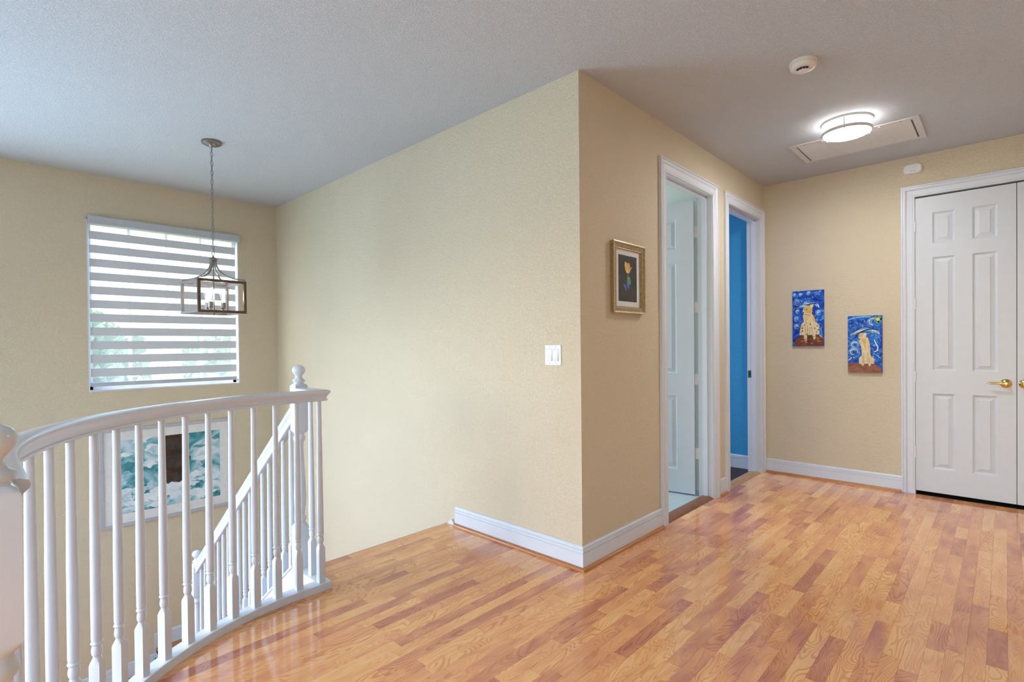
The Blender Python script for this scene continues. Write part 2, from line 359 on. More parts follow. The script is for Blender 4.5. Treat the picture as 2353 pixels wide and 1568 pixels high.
# rooms behind the doorways
bath = MB().box(-2.55, -2.45, .115, 1.9, 0, .9).box(-2.55, -2.45, .115, 1.9, 2.4, H).box(-2.55, -2.45, .115, .45, .9, 2.4).box(-2.55, -2.45, 1.5, 1.9, .9, 2.4)
bath.box(-2.45, -.115, .115, .125, 0, H).box(-2.45, -.115, 1.925, 1.935, 0, H)
struct('wall_bath', bath, 'pale_wall', 'pale blue-white wall of the room behind the half-open door', 'wall')
struct('floor_bath', MB().box(-2.55, -.085, .125, 1.925, -.06, .0), 'vinyl_plank', 'pale blue-grey plank floor inside the first doorway', 'floor')
blue = MB().box(-3.0, -.115, 2.966, 3.08, 0, H).box(-3.0, -.115, 1.945, 1.955, 0, H).box(-3.1, -3.0, 1.945, 3.08, 0, .9).box(-3.1, -3.0, 1.945, 3.08, 2.3, H)
struct('wall_blue', blue, 'blue_wall', 'bright blue textured wall seen through the second doorway', 'wall')
struct('floor_bedroom', MB().box(-3.0, -.085, 1.955, 2.966, -.06, .0), 'carpet_dark', 'dark carpet inside the blue room', 'floor')

# floor of the landing: base slab, planks
RC = (.215, -1.212); RR = 1.075
def arc(rad, n=40, a0=180, a1=270): return [(RC[0] + rad * math.cos(R(a0 + (a1 - a0) * i / n)), RC[1] + rad * math.sin(R(a0 + (a1 - a0) * i / n))) for i in range(n + 1)]
def slab_outline(off):
    return [(0, 0), (-1.15, 0), (-1.15, -1.07 - off), (-.86 - off, -1.07 - off)] + arc(RR + off) + [(.62, -2.29 - off), (.62, FY), (EX, FY), (EX, L), (0, L)]
def floor_slab():
    o = slab_outline(.028); mb = MB(); n = len(o)
    mb.add([(x, y, -.016) for x, y in o] + [(x, y, -.30) for x, y in o], [tuple(range(n)), tuple(range(n, 2 * n))[::-1]] + [(i, (i + 1) % n, n + (i + 1) % n, n + i) for i in range(n)])
    return mb
floor = struct('floor', floor_slab(), 'reducer_tan', 'glossy orange-brown strip laminate floor of the landing and hall', 'floor')
rng = random.Random(7)
CAMP = Vector((1.6882, -2.3274, 1.2387))
def cam_px(p):
    yaw = R(43.482); f = Vector((-math.sin(yaw), math.cos(yaw), 0)); r = Vector((math.cos(yaw), math.sin(yaw), 0)); d = Vector(p) - CAMP; z = d.dot(f)
    return (1176.5 + 1195 * d.dot(r) / z, 805 - 1195 * d.z / z) if z > .05 else None
def planks():
    W = 1.15 / 19; out = []
    def ylow(x):
        if x <= -.86: return -1.07
        if x < RC[0]: return RC[1] - math.sqrt(max(0, RR ** 2 - (x - RC[0]) ** 2))
        return -2.29 if x < .62 else FY + .01
    def yhigh(x): return 0.0 if x < -1e-6 else L
    x = -1.15; strips = []
    while x < EX - 1e-6: strips.append((x, min(x + W, EX))); x += W
    last = None
    for i, (xa, xb) in enumerate(strips):
        xm = (xa + xb) / 2; hi = yhigh(xm); lo = min(ylow(xa + 1e-4), ylow(xb - 1e-4))
        if xa < .62 < xb: lo = FY + .01
        y = hi + rng.uniform(0, .45)
        t = rng.random()
        while y > lo:
            ln = rng.choice((.26, .34, .40, .46, .54, .62)) * rng.uniform(.92, 1.08); y0, y1 = max(lo, y - ln), min(hi, y); y -= ln
            tone = min(1, max(0, rng.betavariate(1.7, 1.4) + rng.uniform(-.1, .1)))
            if y1 - y0 < .004: continue
            g = .00025
            xa2, xb2 = xa + g, xb - g
            la, lb = max(y0 + g, ylow(xa + 1e-4)), max(y0 + g, ylow(xb - 1e-4))
            if xa < .62 < xb: la = lb = y0 + g
            ha = hb = y1 - g
            if la >= ha - .002 and lb >= hb - .002: continue
            la = min(la, ha - .001); lb = min(lb, hb - .001)
            out.append(([(xa2, la), (xb2, lb), (xb2, hb), (xa2, ha)], (tone, rng.random(), rng.uniform(.25, 1.0))))
    return out
def plank_mesh(items, name):
    v = []; f = []; cols = []
    for q, c in items:
        o = len(v); dz = c[1] * .0003
        v += [(x, y, -.015) for x, y in q] + [(x, y, -.0004 - dz + .0) for x, y in q]
        f += [(o, o + 3, o + 2, o + 1), (o + 4, o + 5, o + 6, o + 7)] + [(o + i, o + (i + 1) % 4, o + 4 + (i + 1) % 4, o + 4 + i) for i in range(4)]
        cols += [c] * 6
    me = bpy.data.meshes.new(name); me.from_pydata(v, [], f); me.update()
    a = me.attributes.new('plank', 'FLOAT_COLOR', 'FACE')
    a.data.foreach_set('color', [k for c in cols for k in (*c, 1.0)])
    me.materials.append(MATS['laminate']); ob = bpy.data.objects.new(name, me); COL.objects.link(ob); return ob
def place_planks():
    sc = []
    for it in planks():
        px = [cam_px((x, y, 0)) for x, y in it[0]]; area = 0
        if all(px):
            cx, cy = sum(p[0] for p in px) / 4, sum(p[1] for p in px) / 4
            if -60 < cx < 2400 and 800 < cy < 1620: area = abs(sum(px[i][0] * px[(i + 1) % 4][1] - px[(i + 1) % 4][0] * px[i][1] for i in range(4))) / 2
        sc.append((area, it))
    sc.sort(key=lambda s: -s[0])
    for a, it in sc[:300]:
        plank_mesh([it], 'plank').parent = floor
    rest = plank_mesh([it for a, it in sc[300:]], 'plank_field'); rest.parent = floor; rest['kind'] = 'stuff'
place_planks()
MB().tube([(-1.152, y, -.011) for y in (-1.06, -.5, -.002)], .011, 10).build('nosing', 'quarter_wood', floor)

# baseboards with two grooves and a wooden quarter round at the foot
BBH = .130
BB = [(0, .014), (.014, .014), (.014, .090), (.0085, .0915), (.0085, .0950), (.0135, .0965), (.0135, .1095), (.0075, .111), (.0075, .1145), (.0115, .116), (.0105, .124), (.006, .130), (0, .130)]
QR = [(0, 0), (.031, 0), (.031, .004), (.0295, .010), (.025, .015), (.019, .0178), (.012, .0185), (0, .0185)]
def baseboard(name, label, path, lap=(0, 0), quarter=True, mat='white_trim', z=0):
    # path walks with the wall on its left-hand side: profile grows to the right
    o = struct(name, MB().sweep(path, [(u, max(h, 0) if h > .0141 else 0) for u, h in BB], z, 0, False), mat, label, 'baseboard')
    if quarter: MB().sweep(path, QR, z).build('quarter_round', 'quarter_wood', o)
    return o
# sweep() offsets to the right of the travel direction
CW = .090
baseboard('baseboard_corner', 'white grooved baseboard wrapping the outside corner of the cream walls', [(-1.065, 0), (0, 0), (0, D1[0] - CW)])
baseboard('baseboard_between', 'short white baseboard piece between the two doorways', [(0, D1[1] + CW), (0, D2[0] - CW)])
baseboard('baseboard_back', 'white grooved baseboard under the two animal paintings', [(0.0, L), (CL[0] - CW, L)])
baseboard('baseboard_blue', 'white baseboard at the foot of the blue wall', [(-2.9, 2.966), (-.12, 2.966)], quarter=False)
# stepped baseboard on the stairwell wall
sb = baseboard('baseboard_stairwell', 'stepped white baseboard low on the wall under the framed sea print', [(WX, -1.145), (WX, 0)], z=-1.512, quarter=False)
MB().sweep([(WX, -2.6), (WX, -1.145)], [(u, h if h > .0141 else 0) for u, h in BB], -1.690, 0, False).box(WX, WX + .014, -1.157, -1.143, -1.70, -1.382).build('baseboard_run', 'white_trim', sb)

# ------------------------------------------------------------------ doors, casings
CP = [(0, 0), (0, .009), (.004, .012), (.010, .012), (.0125, .009), (.014, .0115), (.050, .0145), (.053, .0095), (.056, .0145), (.064, .019), (.072, .0195), (.0745, .0135), (.078, .0135), (.080, .0205), (.088, .0205), (.090, .018), (.090, 0)]
def frame_map(axis, base, sgn):
    # (along, out of the wall, z) -> world
    return (lambda a, o, z: (base + sgn * o, a, z)) if axis == 'y' else (lambda a, o, z: (a, base + sgn * o, z))
def casing(parent, fm, a0, a1, top):
    n = len(CP)
    def seg(name, ends):
        vs = [fm(*e(u, t)) for e in ends for u, t in CP]
        MB().add(vs, [(j, (j + 1) % n, n + (j + 1) % n, n + j) for j in range(n)] + [tuple(range(n)), tuple(range(n, 2 * n))[::-1]]).build(name, 'white_trim', parent)
    seg('casing_leg', (lambda u, t: (a0 - u, t, 0), lambda u, t: (a0 - u, t, top + u)))
    seg('casing_leg', (lambda u, t: (a1 + u, t, 0), lambda u, t: (a1 + u, t, top + u)))
    seg('casing_head', (lambda u, t: (a0 - u, t, top + u), lambda u, t: (a1 + u, t, top + u)))
def fbox(mb, fm, a0, a1, o0, o1, z0, z1, mat=0):
    v = [fm(a, o, z) for z in (z0, z1) for o in (o0, o1) for a in (a0, a1)]
    return mb.add(v, [(0, 2, 3, 1), (4, 5, 7, 6), (0, 1, 5, 4), (2, 6, 7, 3), (0, 4, 6, 2), (1, 3, 7, 5)], mat)
def jambs(parent, fm, a0, a1, top, depth=.118, stop=True):
    for (p, q) in ((a0 - .02, a0 + .004), (a1 - .004, a1 + .02)): fbox(MB(), fm, p, q, -depth, .002, 0, top).build('jamb', 'jamb_white', parent)
    fbox(MB(), fm, a0 - .02, a1 + .02, -depth, .002, top - .004, top + .02).build('head_jamb', 'jamb_white', parent)
    if stop:
        st = MB(); fbox(st, fm, a0 + .004, a0 + .015, -.078, -.042, 0, top - .004); st.build('door_stop', 'white_trim', parent)
        st = MB(); fbox(st, fm, a1 - .015, a1 - .004, -.078, -.042, 0, top - .004); st.build('door_stop', 'white_trim', parent)
        st = MB(); fbox(st, fm, a0 + .004, a1 - .004, -.078, -.042, top - .015, top - .004); st.build('door_stop', 'white_trim', parent)
fmR = frame_map('y', 0.0, 1); fmB = frame_map('x', L, -1)
t1 = thing('trim_1', 'white moulded doorframe nearest the tulip picture', 'door frame', (0, D1[0], 0), kind='structure'); t1.location = (0, 0, 0)
casing(t1, fmR, *D1, DH); jambs(t1, fmR, *D1, DH)
t2 = thing('trim_2', 'white moulded doorframe of the blue room', 'door frame', kind='structure')
casing(t2, fmR, *D2, DH); jambs(t2, fmR, *D2, DH)
sp = fbox(MB(), fmR, D2[1] - .0055, D2[1] - .003, -.112, -.080, .905, .975); s_ = sp.build('strike_plate', 'brass', t2); s_['label'] = 'brass strike plate'
fbox(MB(), fmR, D2[1] - .0065, D2[1] - .0035, -.102, -.090, .928, .952).build('strike_hole', 'slot_dark', s_)
t3 = thing('trim_3', 'wide white moulded frame around the closet double doors', 'door frame', kind='structure')
casing(t3, fmB, CL[0], CL[1], DH - .005)
fbox(MB(), fmB, CL[0] - .02, CL[0] + .0005, -.118, .0, 0, DH).build('jamb', 'jamb_white', t3); fbox(MB(), fmB, CL[1] - .0005, CL[1] + .02, -.118, 0, 0, DH).build('jamb', 'jamb_white', t3)
fbox(MB(), fmB, CL[0] - .02, CL[1] + .02, -.118, 0, DH - .006, DH + .015).build('head_jamb', 'jamb_white', t3)
struct('wall_closet', MB().box(CL[0] - .2, CL[1] + .2, L + .55, L + .6, 0, H).box(CL[0] - .2, CL[0] - .15, L + .12, L + .6, 0, H).box(CL[1] + .15, CL[1] + .2, L + .12, L + .6, 0, H).box(CL[0] - .2, CL[1] + .2, L + .0, L + .6, -.06, -.001), 'slot_dark', 'dark closet inside behind the double doors', 'wall')
# thresholds
def threshold(name, label, y0, y1, mat, x0=-.105, x1=.004, h=.016):
    pr = [(x0, .0), (x0 + .01, h * .55), (x0 + .03, h * .95), (x1 - .045, h), (x1 - .015, h * .55), (x1, .0005), (x1, -.012), (x0, -.012)]; k = len(pr)
    struct(name, MB().add([(x, y, z) for y in (y0, y1) for x, z in pr], [(j, (j + 1) % k, k + (j + 1) % k, k + j) for j in range(k)] + [tuple(range(k)), tuple(range(k, 2 * k))[::-1]], 0, True), mat, label, 'threshold')
threshold('trim_4', 'dark brown wooden threshold strip in the first doorway', D1[0] + .004, D1[1] - .004, 'reducer_brown')
threshold('trim_5', 'light tan wooden threshold strip at the blue room', D2[0] + .004, D2[1] - .004, 'reducer_tan', h=.012)

ROWS = ((.085, .268), (.378, .757), (.834, .932))
def six_panel(w, h, z0=0, t=.035, back=True):
    """leaf in local space: x 0..w, front face at y=0 looking to -y, thickness to +y"""
    xs = [(.184 * w, .416 * w), (.590 * w, .828 * w)]
    rows = [(.19 / 2.361 * h, .791 / 2.361 * h), (.973 / 2.361 * h, 1.875 / 2.361 * h), (1.985 / 2.361 * h, 2.231 / 2.361 * h)]
    xc = [0, *xs[0], *xs[1], w]; zc = [0] + [q for r in rows for q in r] + [h]
    body = MB()
    for side, y in ((0, 0), (1, t)):
        for i in range(5):
            for j in range(7):
                if i in (1, 3) and j in (1, 3, 5): continue
                body.add([(xc[i], y, z0 + zc[j]), (xc[i + 1], y, z0 + zc[j]), (xc[i + 1], y, z0 + zc[j + 1]), (xc[i], y, z0 + zc[j + 1])], [(0, 1, 2, 3)])
    a, b = z0, z0 + h
    body.add([(0, 0, a), (w, 0, a), (w, t, a), (0, t, a), (0, 0, b), (w, 0, b), (w, t, b), (0, t, b)], [(0, 3, 2, 1), (4, 5, 6, 7), (0, 4, 7, 3), (1, 2, 6, 5)])
    pan = []
    for x in xs:
        for r in rows:
            p = MB()
            for sgn, yb in ((1, 0), (-1, t)):
                rings = [(0, 0), (.003, .004), (.010, .0105), (.015, .0125), (.039, .0055), (.0405, .0020)]
                vs = [];
                for ins, dp in rings:
                    x0, x1, za, zb = x[0] + ins, x[1] - ins, z0 + r[0] + ins, z0 + r[1] - ins
                    vs += [(x0, yb + sgn * dp, za), (x1, yb + sgn * dp, za), (x1, yb + sgn * dp, zb), (x0, yb + sgn * dp, zb)]
                fs = [(4 * i + k, 4 * i + (k + 1) % 4, 4 * i + 4 + (k + 1) % 4, 4 * i + 4 + k) for i in range(len(rings) - 1) for k in range(4)] + [tuple(4 * (len(rings) - 1) + k for k in range(4))]
                p.add(vs, fs)
            pan.append(p)
    return body, pan
def lever(parent, x, z, sgn, y=0):
    g = MB().lathe([(.0, .0), (.033, 0), (.0335, -.004), (.030, -.009), (.022, -.014), (.015, -.018), (.0125, -.035), (.013, -.045), (.010, -.052), (0, -.053)], 28, 0, (x, y, z), 'Y')
    o = g.build('door_handle', 'brass', parent); o['label'] = 'polished brass lever handle'
    pts = [(x, y - .044, z), (x + sgn * .02, y - .047, z + .001), (x + sgn * .05, y - .046, z + .002), (x + sgn * .08, y - .045, z + .0005), (x + sgn * .095, y - .043, z + .003), (x + sgn * .098, y - .037, z + .002)]
    MB().tube(pts, [.010, .0085, .0075, .0078, .0075, .005], 10).build('lever', 'brass', o)
def hinges(parent, x, zs, y, mat='plastic_white', leaf=0):
    for z in zs:
        m = MB()
        for k in range(5): m.lathe([(.0, .0), (.0058, .001), (.0058, .0165), (0, .0175)], 10, 0, (x, y, z + k * .0178))
        if leaf: m.box(x - .002, x + .034, y + .002, y + .0045, z, z + .089)
        m.build('hinge', mat, parent)
HZ = (.298, .910, 1.500, 2.120)
def closet_door(name, label, x0, w, hx, handle_x, sgn, hinge=True):
    d = thing(name, label, 'door', (x0, L - .002, 0), kind='structure')
    body, pan = six_panel(w, 2.361, .032); body.build('leaf', 'door_white', d)
    for p in pan: p.build('panel', 'door_white', d)
    lever(d, handle_x, .921, sgn)
    hinges(d, hx, HZ, -.004)
    return d
closet_door('door_2', 'white six-panel closet door with brass lever, right of the paintings', CL[0] + .002, .588, 0.0, .531, -1)
closet_door('door_3', 'right-hand closet door leaf, mostly cut off by the frame edge', CL[0] + .5935, .588, .588, .040, 1)
# first doorway: leaf swung into the room
def bath_door():
    # local x runs from the hinge into the room (world -x), panels face the hall side (-y)
    d = thing('door_1', 'half-open white six-panel door swung into the pale room', 'door', (-.141, D1[1] - .028, 0), kind='structure')
    body, pan = six_panel(.762, 2.385, .012); mir = lambda mb: setattr(mb, 'v', [(-x, y, z) for x, y, z in mb.v])
    mir(body); body.build('leaf', 'door_white', d)
    for p in pan: mir(p); p.build('panel', 'door_white', d)
    d.rotation_euler = (0, 0, R(9.5))
    for z in (.30, .905, 1.49, 2.10):
        m = MB()
        for k in range(5): m.lathe([(.0, .0), (.0062, .001), (.0062, .0165), (0, .0175)], 10, 0, (.008, .018, z + k * .0178))
        m.box(.001, .010, .016, .018, z, z + .089).box(.010, .046, .0215, .0235, z, z + .089)
        m.build('hinge', 'plastic_white', d)
    lever(d, -.70, .93, 1)
bath_door()

# ------------------------------------------------------------------ window and blind
def window():
    w = thing('window_1', 'white grid window behind the striped blind above the stairs', 'window', (WX, 0, 0), kind='structure')
    y0, y1, z0, z1 = WIN
    rv = MB().box(-.13, .001, y0 - .001, y0 + .008, z0, z1).box(-.13, .001, y1 - .008, y1 + .001, z0, z1).box(-.13, .001, y0, y1, z1 - .008, z1 + .001)
    rv.build('reveal', 'white_trim', w)
    MB().bevel_box(-.13, .004, y0 + .002, y1 - .002, z0 - .002, z0 + .012, .003).build('sill', 'white_trim', w)
    fr = MB(); a0, a1, b0, b1 = y0 + .008, y1 - .008, z0 + .012, z1 - .008
    fr.box(-.115, -.075, a0, a0 + .03, b0, b1).box(-.115, -.075, a1 - .03, a1, b0, b1).box(-.115, -.075, a0, a1, b0, b0 + .03).box(-.115, -.075, a0, a1, b1 - .03, b1)
    fr.build('window_frame', 'plastic_white', w)
    my = (-1.284, -.993, -.707); rows = [b0 + .03 + (b1 - b0 - .06) * k / 4 for k in range(5)]
    for y in my: MB().box(-.105, -.085, y - .011, y + .011, b0 + .03, b1 - .03).build('muntin', 'plastic_white', w)
    MB().box(-.11, -.08, a0 + .03, a1 - .03, rows[2] - .014, rows[2] + .014).build('muntin', 'plastic_white', w)
    ys = [a0 + .03, *my, a1 - .03]
    for i in range(4):
        for j in (0, 2): MB().box(-.097, -.093, ys[i] + .002, ys[i + 1] - .002, rows[j], rows[j + 2]).build('pane', 'pane_glass', w)
window()
def blind():
    b = thing('window_blind', 'white banded zebra roller blind over the stairwell window', 'blind', (WX, 0, 0))
    y0, y1 = WIN[0] + .018, WIN[1] - .022
    MB().bevel_box(-.05, .045, WIN[0] + .006, WIN[1] + .010, 2.312, 2.383, .008).build('cassette', 'cassette_grey', b)
    per = .1188; top = 2.308
    z = top
    for k in range(12):
        s = MB(); s.box(-.0236, -.0232, y0, y1, z - .050, z); s.build('sheer_band', 'blind_sheer', b)
        zz = z - per
        if k < 11:
            MB().box(-.0245, -.0225, y0, y1, zz, z - .048).build('opaque_band', 'blind_opaque', b)
        z = zz
    zb = top - 11 * per - .050
    MB().bevel_box(-.034, -.014, y0, y1, zb - .036, zb, .004).build('bottom_rail', 'cassette_grey', b)
    # back layer of the loop, slightly lower bands
    cl = MB()
    cl.box(-.02, -.012, y1 + .003, y1 + .008, .905, .925).build('cord_clip', 'slot_dark', b)
blind()

# ------------------------------------------------------------------ curved balustrade on the landing edge
RZ = .964
path = [(-1.077, -1.07), (-.86, -1.07), (-.86, -1.212)] + arc(RR, 48)[1:] + [(.477, -2.287)]
RP = [(-.021, 0), (.021, 0), (.0245, .003), (.0245, .010), (.021, .0125), (.0215, .020), (.027, .031), (.034, .039), (.0365, .046), (.034, .053), (.023, .057), (0, .0585), (-.023, .057), (-.034, .053), (-.0365, .046), (-.034, .039), (-.027, .031), (-.0215, .020), (-.021, .0125), (-.0245, .010), (-.0245, .003)]
bal = thing('curved_balustrade', 'curved white balustrade with turned balusters along the landing edge', 'railing')
MB().sweep(path, RP, RZ).build('handrail', 'white_gloss', bal)
MB().sweep(path, [(-.033, -.012), (.033, -.012), (.033, .033), (.031, .035), (-.031, .035), (-.033, .033)], 0, 0, False).build('shoe_rail', 'white_trim', bal)
MB().sweep(path, [(.0285, -.32), (.0335, -.32), (.0335, -.010), (.0285, -.010)], 0, 0, False).build('fascia', 'white_trim', bal)
BR = [(0, .016, 1), (.173, .016, 1), (.181, .0152, .8), (.190, .0130, .35), (.197, .0112, 0), (.201, .0112, 0), (.203, .0128, 0), (.208, .0146, 0), (.216, .0157, 0), (.226, .0148, 0), (.234, .0128, 0), (.237, .0128, 0), (.239, .0155, 0), (.243, .0172, 0), (.247, .0155, 0), (.249, .0130, 0), (.253, .0148, 0), (.258, .0158, 0), (.36, .0157, 0), (.55, .0143, 0), (.80, .0118, 0), (.932, .0112, 0)]
B0 = MB().turned(BR).build('baluster', 'white_gloss', bal)
used = []
def baluster(parent, loc, rz):
    if not used: used.append(1); B0.location = loc; B0.rotation_euler = (0, 0, rz); return B0
    return copy_part(B0, parent, loc, rz)
ANG = (184.81, 190.41, 196.15, 201.89, 207.56, 213.38, 219.01, 224.56, 230.32, 236.41, 242.36, 248.49, 255.37, 262.5)
for y in (-1.080, -1.196): baluster(bal, (-.86, y, .035), 0)
for a in ANG: baluster(bal, (RC[0] + RR * math.cos(R(a)), RC[1] + RR * math.sin(R(a)), .035), R(a))
for x in (.205, .31, .405): baluster(bal, (x, -2.287, .035), 0)
baluster(bal, (-.975, -1.07, .035), 0)
def make_newel(parent, x, y, foot, lift=0, s=.034):
    return MB().turned(newel_profile(foot, s), 32).build('newel_post', 'white_gloss', parent, (x, y, lift))
def newel_profile(foot, s):
    b, z1, z2 = .27, .782, 1.040
    h = z1 - b
    return [(foot, s, 1), (b - .012, s, 1), (b, s * .95, .6), (b + .012, s * .72, 0), (b + .02, s * .72, 0), (b + .028, s * .92, 0), (b + .040, s * .92, 0), (b + .05, s * .66, 0), (b + .062, s * .66, 0), (b + .10, s * .86, 0), (b + .15, s * .94, 0), (b + .22, s * .86, 0),
            (b + h * .75, s * .62, 0), (z1 - .062, s * .60, 0), (z1 - .056, s * .72, 0), (z1 - .046, s * .90, 0), (z1 - .036, s * .92, 0), (z1 - .028, s * .84, 0), (z1 - .020, s * .74, 0), (z1 - .012, s * .76, .2), (z1 - .003, s * .93, .75), (z1 + .008, s, 1),
            (z2 - .012, s, 1), (z2 - .004, s * .93, .8), (z2 + .003, s * .74, .15), (z2 + .008, s * .74, 0), (z2 + .011, s * .88, 0), (z2 + .017, s * .95, 0), (z2 + .023, s * .88, 0), (z2 + .028, s * .62, 0), (z2 + .038, s * .50, 0), (z2 + .046, s * .54, 0),
            (z2 + .054, s * .74, 0), (z2 + .064, s * .95, 0), (z2 + .075, s * 1.0, 0), (z2 + .086, s * .93, 0), (z2 + .095, s * .72, 0), (z2 + .100, s * .42, 0), (z2 + .102, s * .05, 0)]
n_ = make_newel(bal, .500, -2.300, .022, -.022); n_['label'] = 'large near newel post with round finial, cut by the left edge'

# ------------------------------------------------------------------ staircase and its railing
stair = thing('staircase', 'white and wood staircase descending along the bright cream wall', 'stairs', kind='structure')
RISE, RUN, X0 = .189, .25, -1.15
SY0, SY1 = -1.095, -.001
for k in range(8):
    MB().box(X0 - RUN * k - .012, X0 - RUN * k, -1.055, SY1, -RISE * (k + 1), -RISE * k - .012).build('riser', 'white_trim', stair)
    if k < 7: MB().bevel_box(X0 - RUN * (k + 1) - .02, X0 - RUN * k, -1.055, SY1, -RISE * (k + 1) - .022, -RISE * (k + 1), .005).build('tread', 'quarter_wood', stair)
SL = RISE / RUN
def stringer():
    xa, xb = -1.147, X0 - RUN * 7 + .02
    zt = lambda x: .045 + (x + 1.15) * SL
    m = MB(); pr = [(xa, zt(xa)), (xb, zt(xb)), (xb, zt(xb) - .36), (xa, zt(xa) - .36)]
    n = 4; m.add([(x, y, z) for y in (-1.1, -1.055) for x, z in pr], [(0, 1, 2, 3), (7, 6, 5, 4)] + [(j, (j + 1) % n, n + (j + 1) % n, n + j) for j in range(n)])
    m.build('stringer', 'white_trim', stair)
    m = MB(); pr = [(xa, zt(xa)), (xb, zt(xb)), (xb, zt(xb) - .012), (xa, zt(xa) - .012)]
    m.add([(x, y, z) for y in (-1.108, -1.035) for x, z in pr], [(0, 1, 2, 3), (7, 6, 5, 4)] + [(j, (j + 1) % n, n + (j + 1) % n, n + j) for j in range(n)])
    m.build('stringer_cap', 'white_trim', stair)
    return zt
zt = stringer()
MB().add([(x, y, z) for y in (-.015, -.001) for x, z in ((-1.075, .010), (-1.10, .036), (-2.95, .036 - 1.85 * SL), (-2.95, -.24 - 1.85 * SL), (-1.10, -.24))], [(0, 1, 2, 3, 4), (9, 8, 7, 6, 5)] + [(j, (j + 1) % 5, 5 + (j + 1) % 5, 5 + j) for j in range(5)]).build('skirt_board', 'white_trim', stair)
MB().box(WX + .001, X0 - RUN * 7, -1.145, -.001, -1.55, -1.512).build('landing_platform', 'quarter_wood', stair)
MB().box(WX + .001, X0 - RUN * 7, -1.145, -1.133, -1.69, -1.53).build('riser', 'white_trim', stair)
MB().box(WX + .001, X0 - RUN * 7, -2.6, -1.145, -1.73, -1.690).build('landing_platform', 'quarter_wood', stair)
struct('wall_under_stairs', MB().box(X0 - RUN * 7, -1.15, -1.09, -1.06, GZ, -1.6).add([(X0 - RUN * 7, -1.09, -1.6), (-1.15, -1.09, -1.6), (-1.15, -1.09, -.25), (X0 - RUN * 7, -1.09, -1.6 + .0)], [(0, 1, 2)]).box(WX, X0 - RUN * 7, -2.62, -2.6, GZ, -1.73).box(X0 - RUN * 7 - .02, X0 - RUN * 7, -2.6, -1.09, GZ, -1.73), 'cream_wall', 'cream wall enclosing the space under the stairs', 'wall')
sr = thing('stair_railing', 'sloping white stair railing with turned balusters running down from the landing', 'railing')
def stair_rail():
    xa, xb = -1.112 - .03, -2.945
    top = lambda x: .912 + (x + 1.16) * .765
    vs = []
    for x in (xa, xb): vs += [(x, -1.07 + u, top(x) - .0585 * 1.45 + v * 1.45) for u, v in RP]
    k = len(RP); MB().add(vs, [(j, (j + 1) % k, k + (j + 1) % k, k + j) for j in range(k)] + [tuple(range(k))[::-1], tuple(range(k, 2 * k))], 0, True).build('handrail', 'white_gloss', sr)
    n = 17
    for i in range(n):
        x = -1.225 - i * (1.655 / (n - 1))
        z = zt(x) - .015; hgt = top(x) - .07 - z
        o = copy_part(B0, sr, (x, -1.07, z)); o.scale = (.88, .88, hgt / .932)
stair_rail()
make_newel(sr, -1.112, -1.07, -.25)
make_newel(sr, -2.985, -1.07, 0, -1.512)

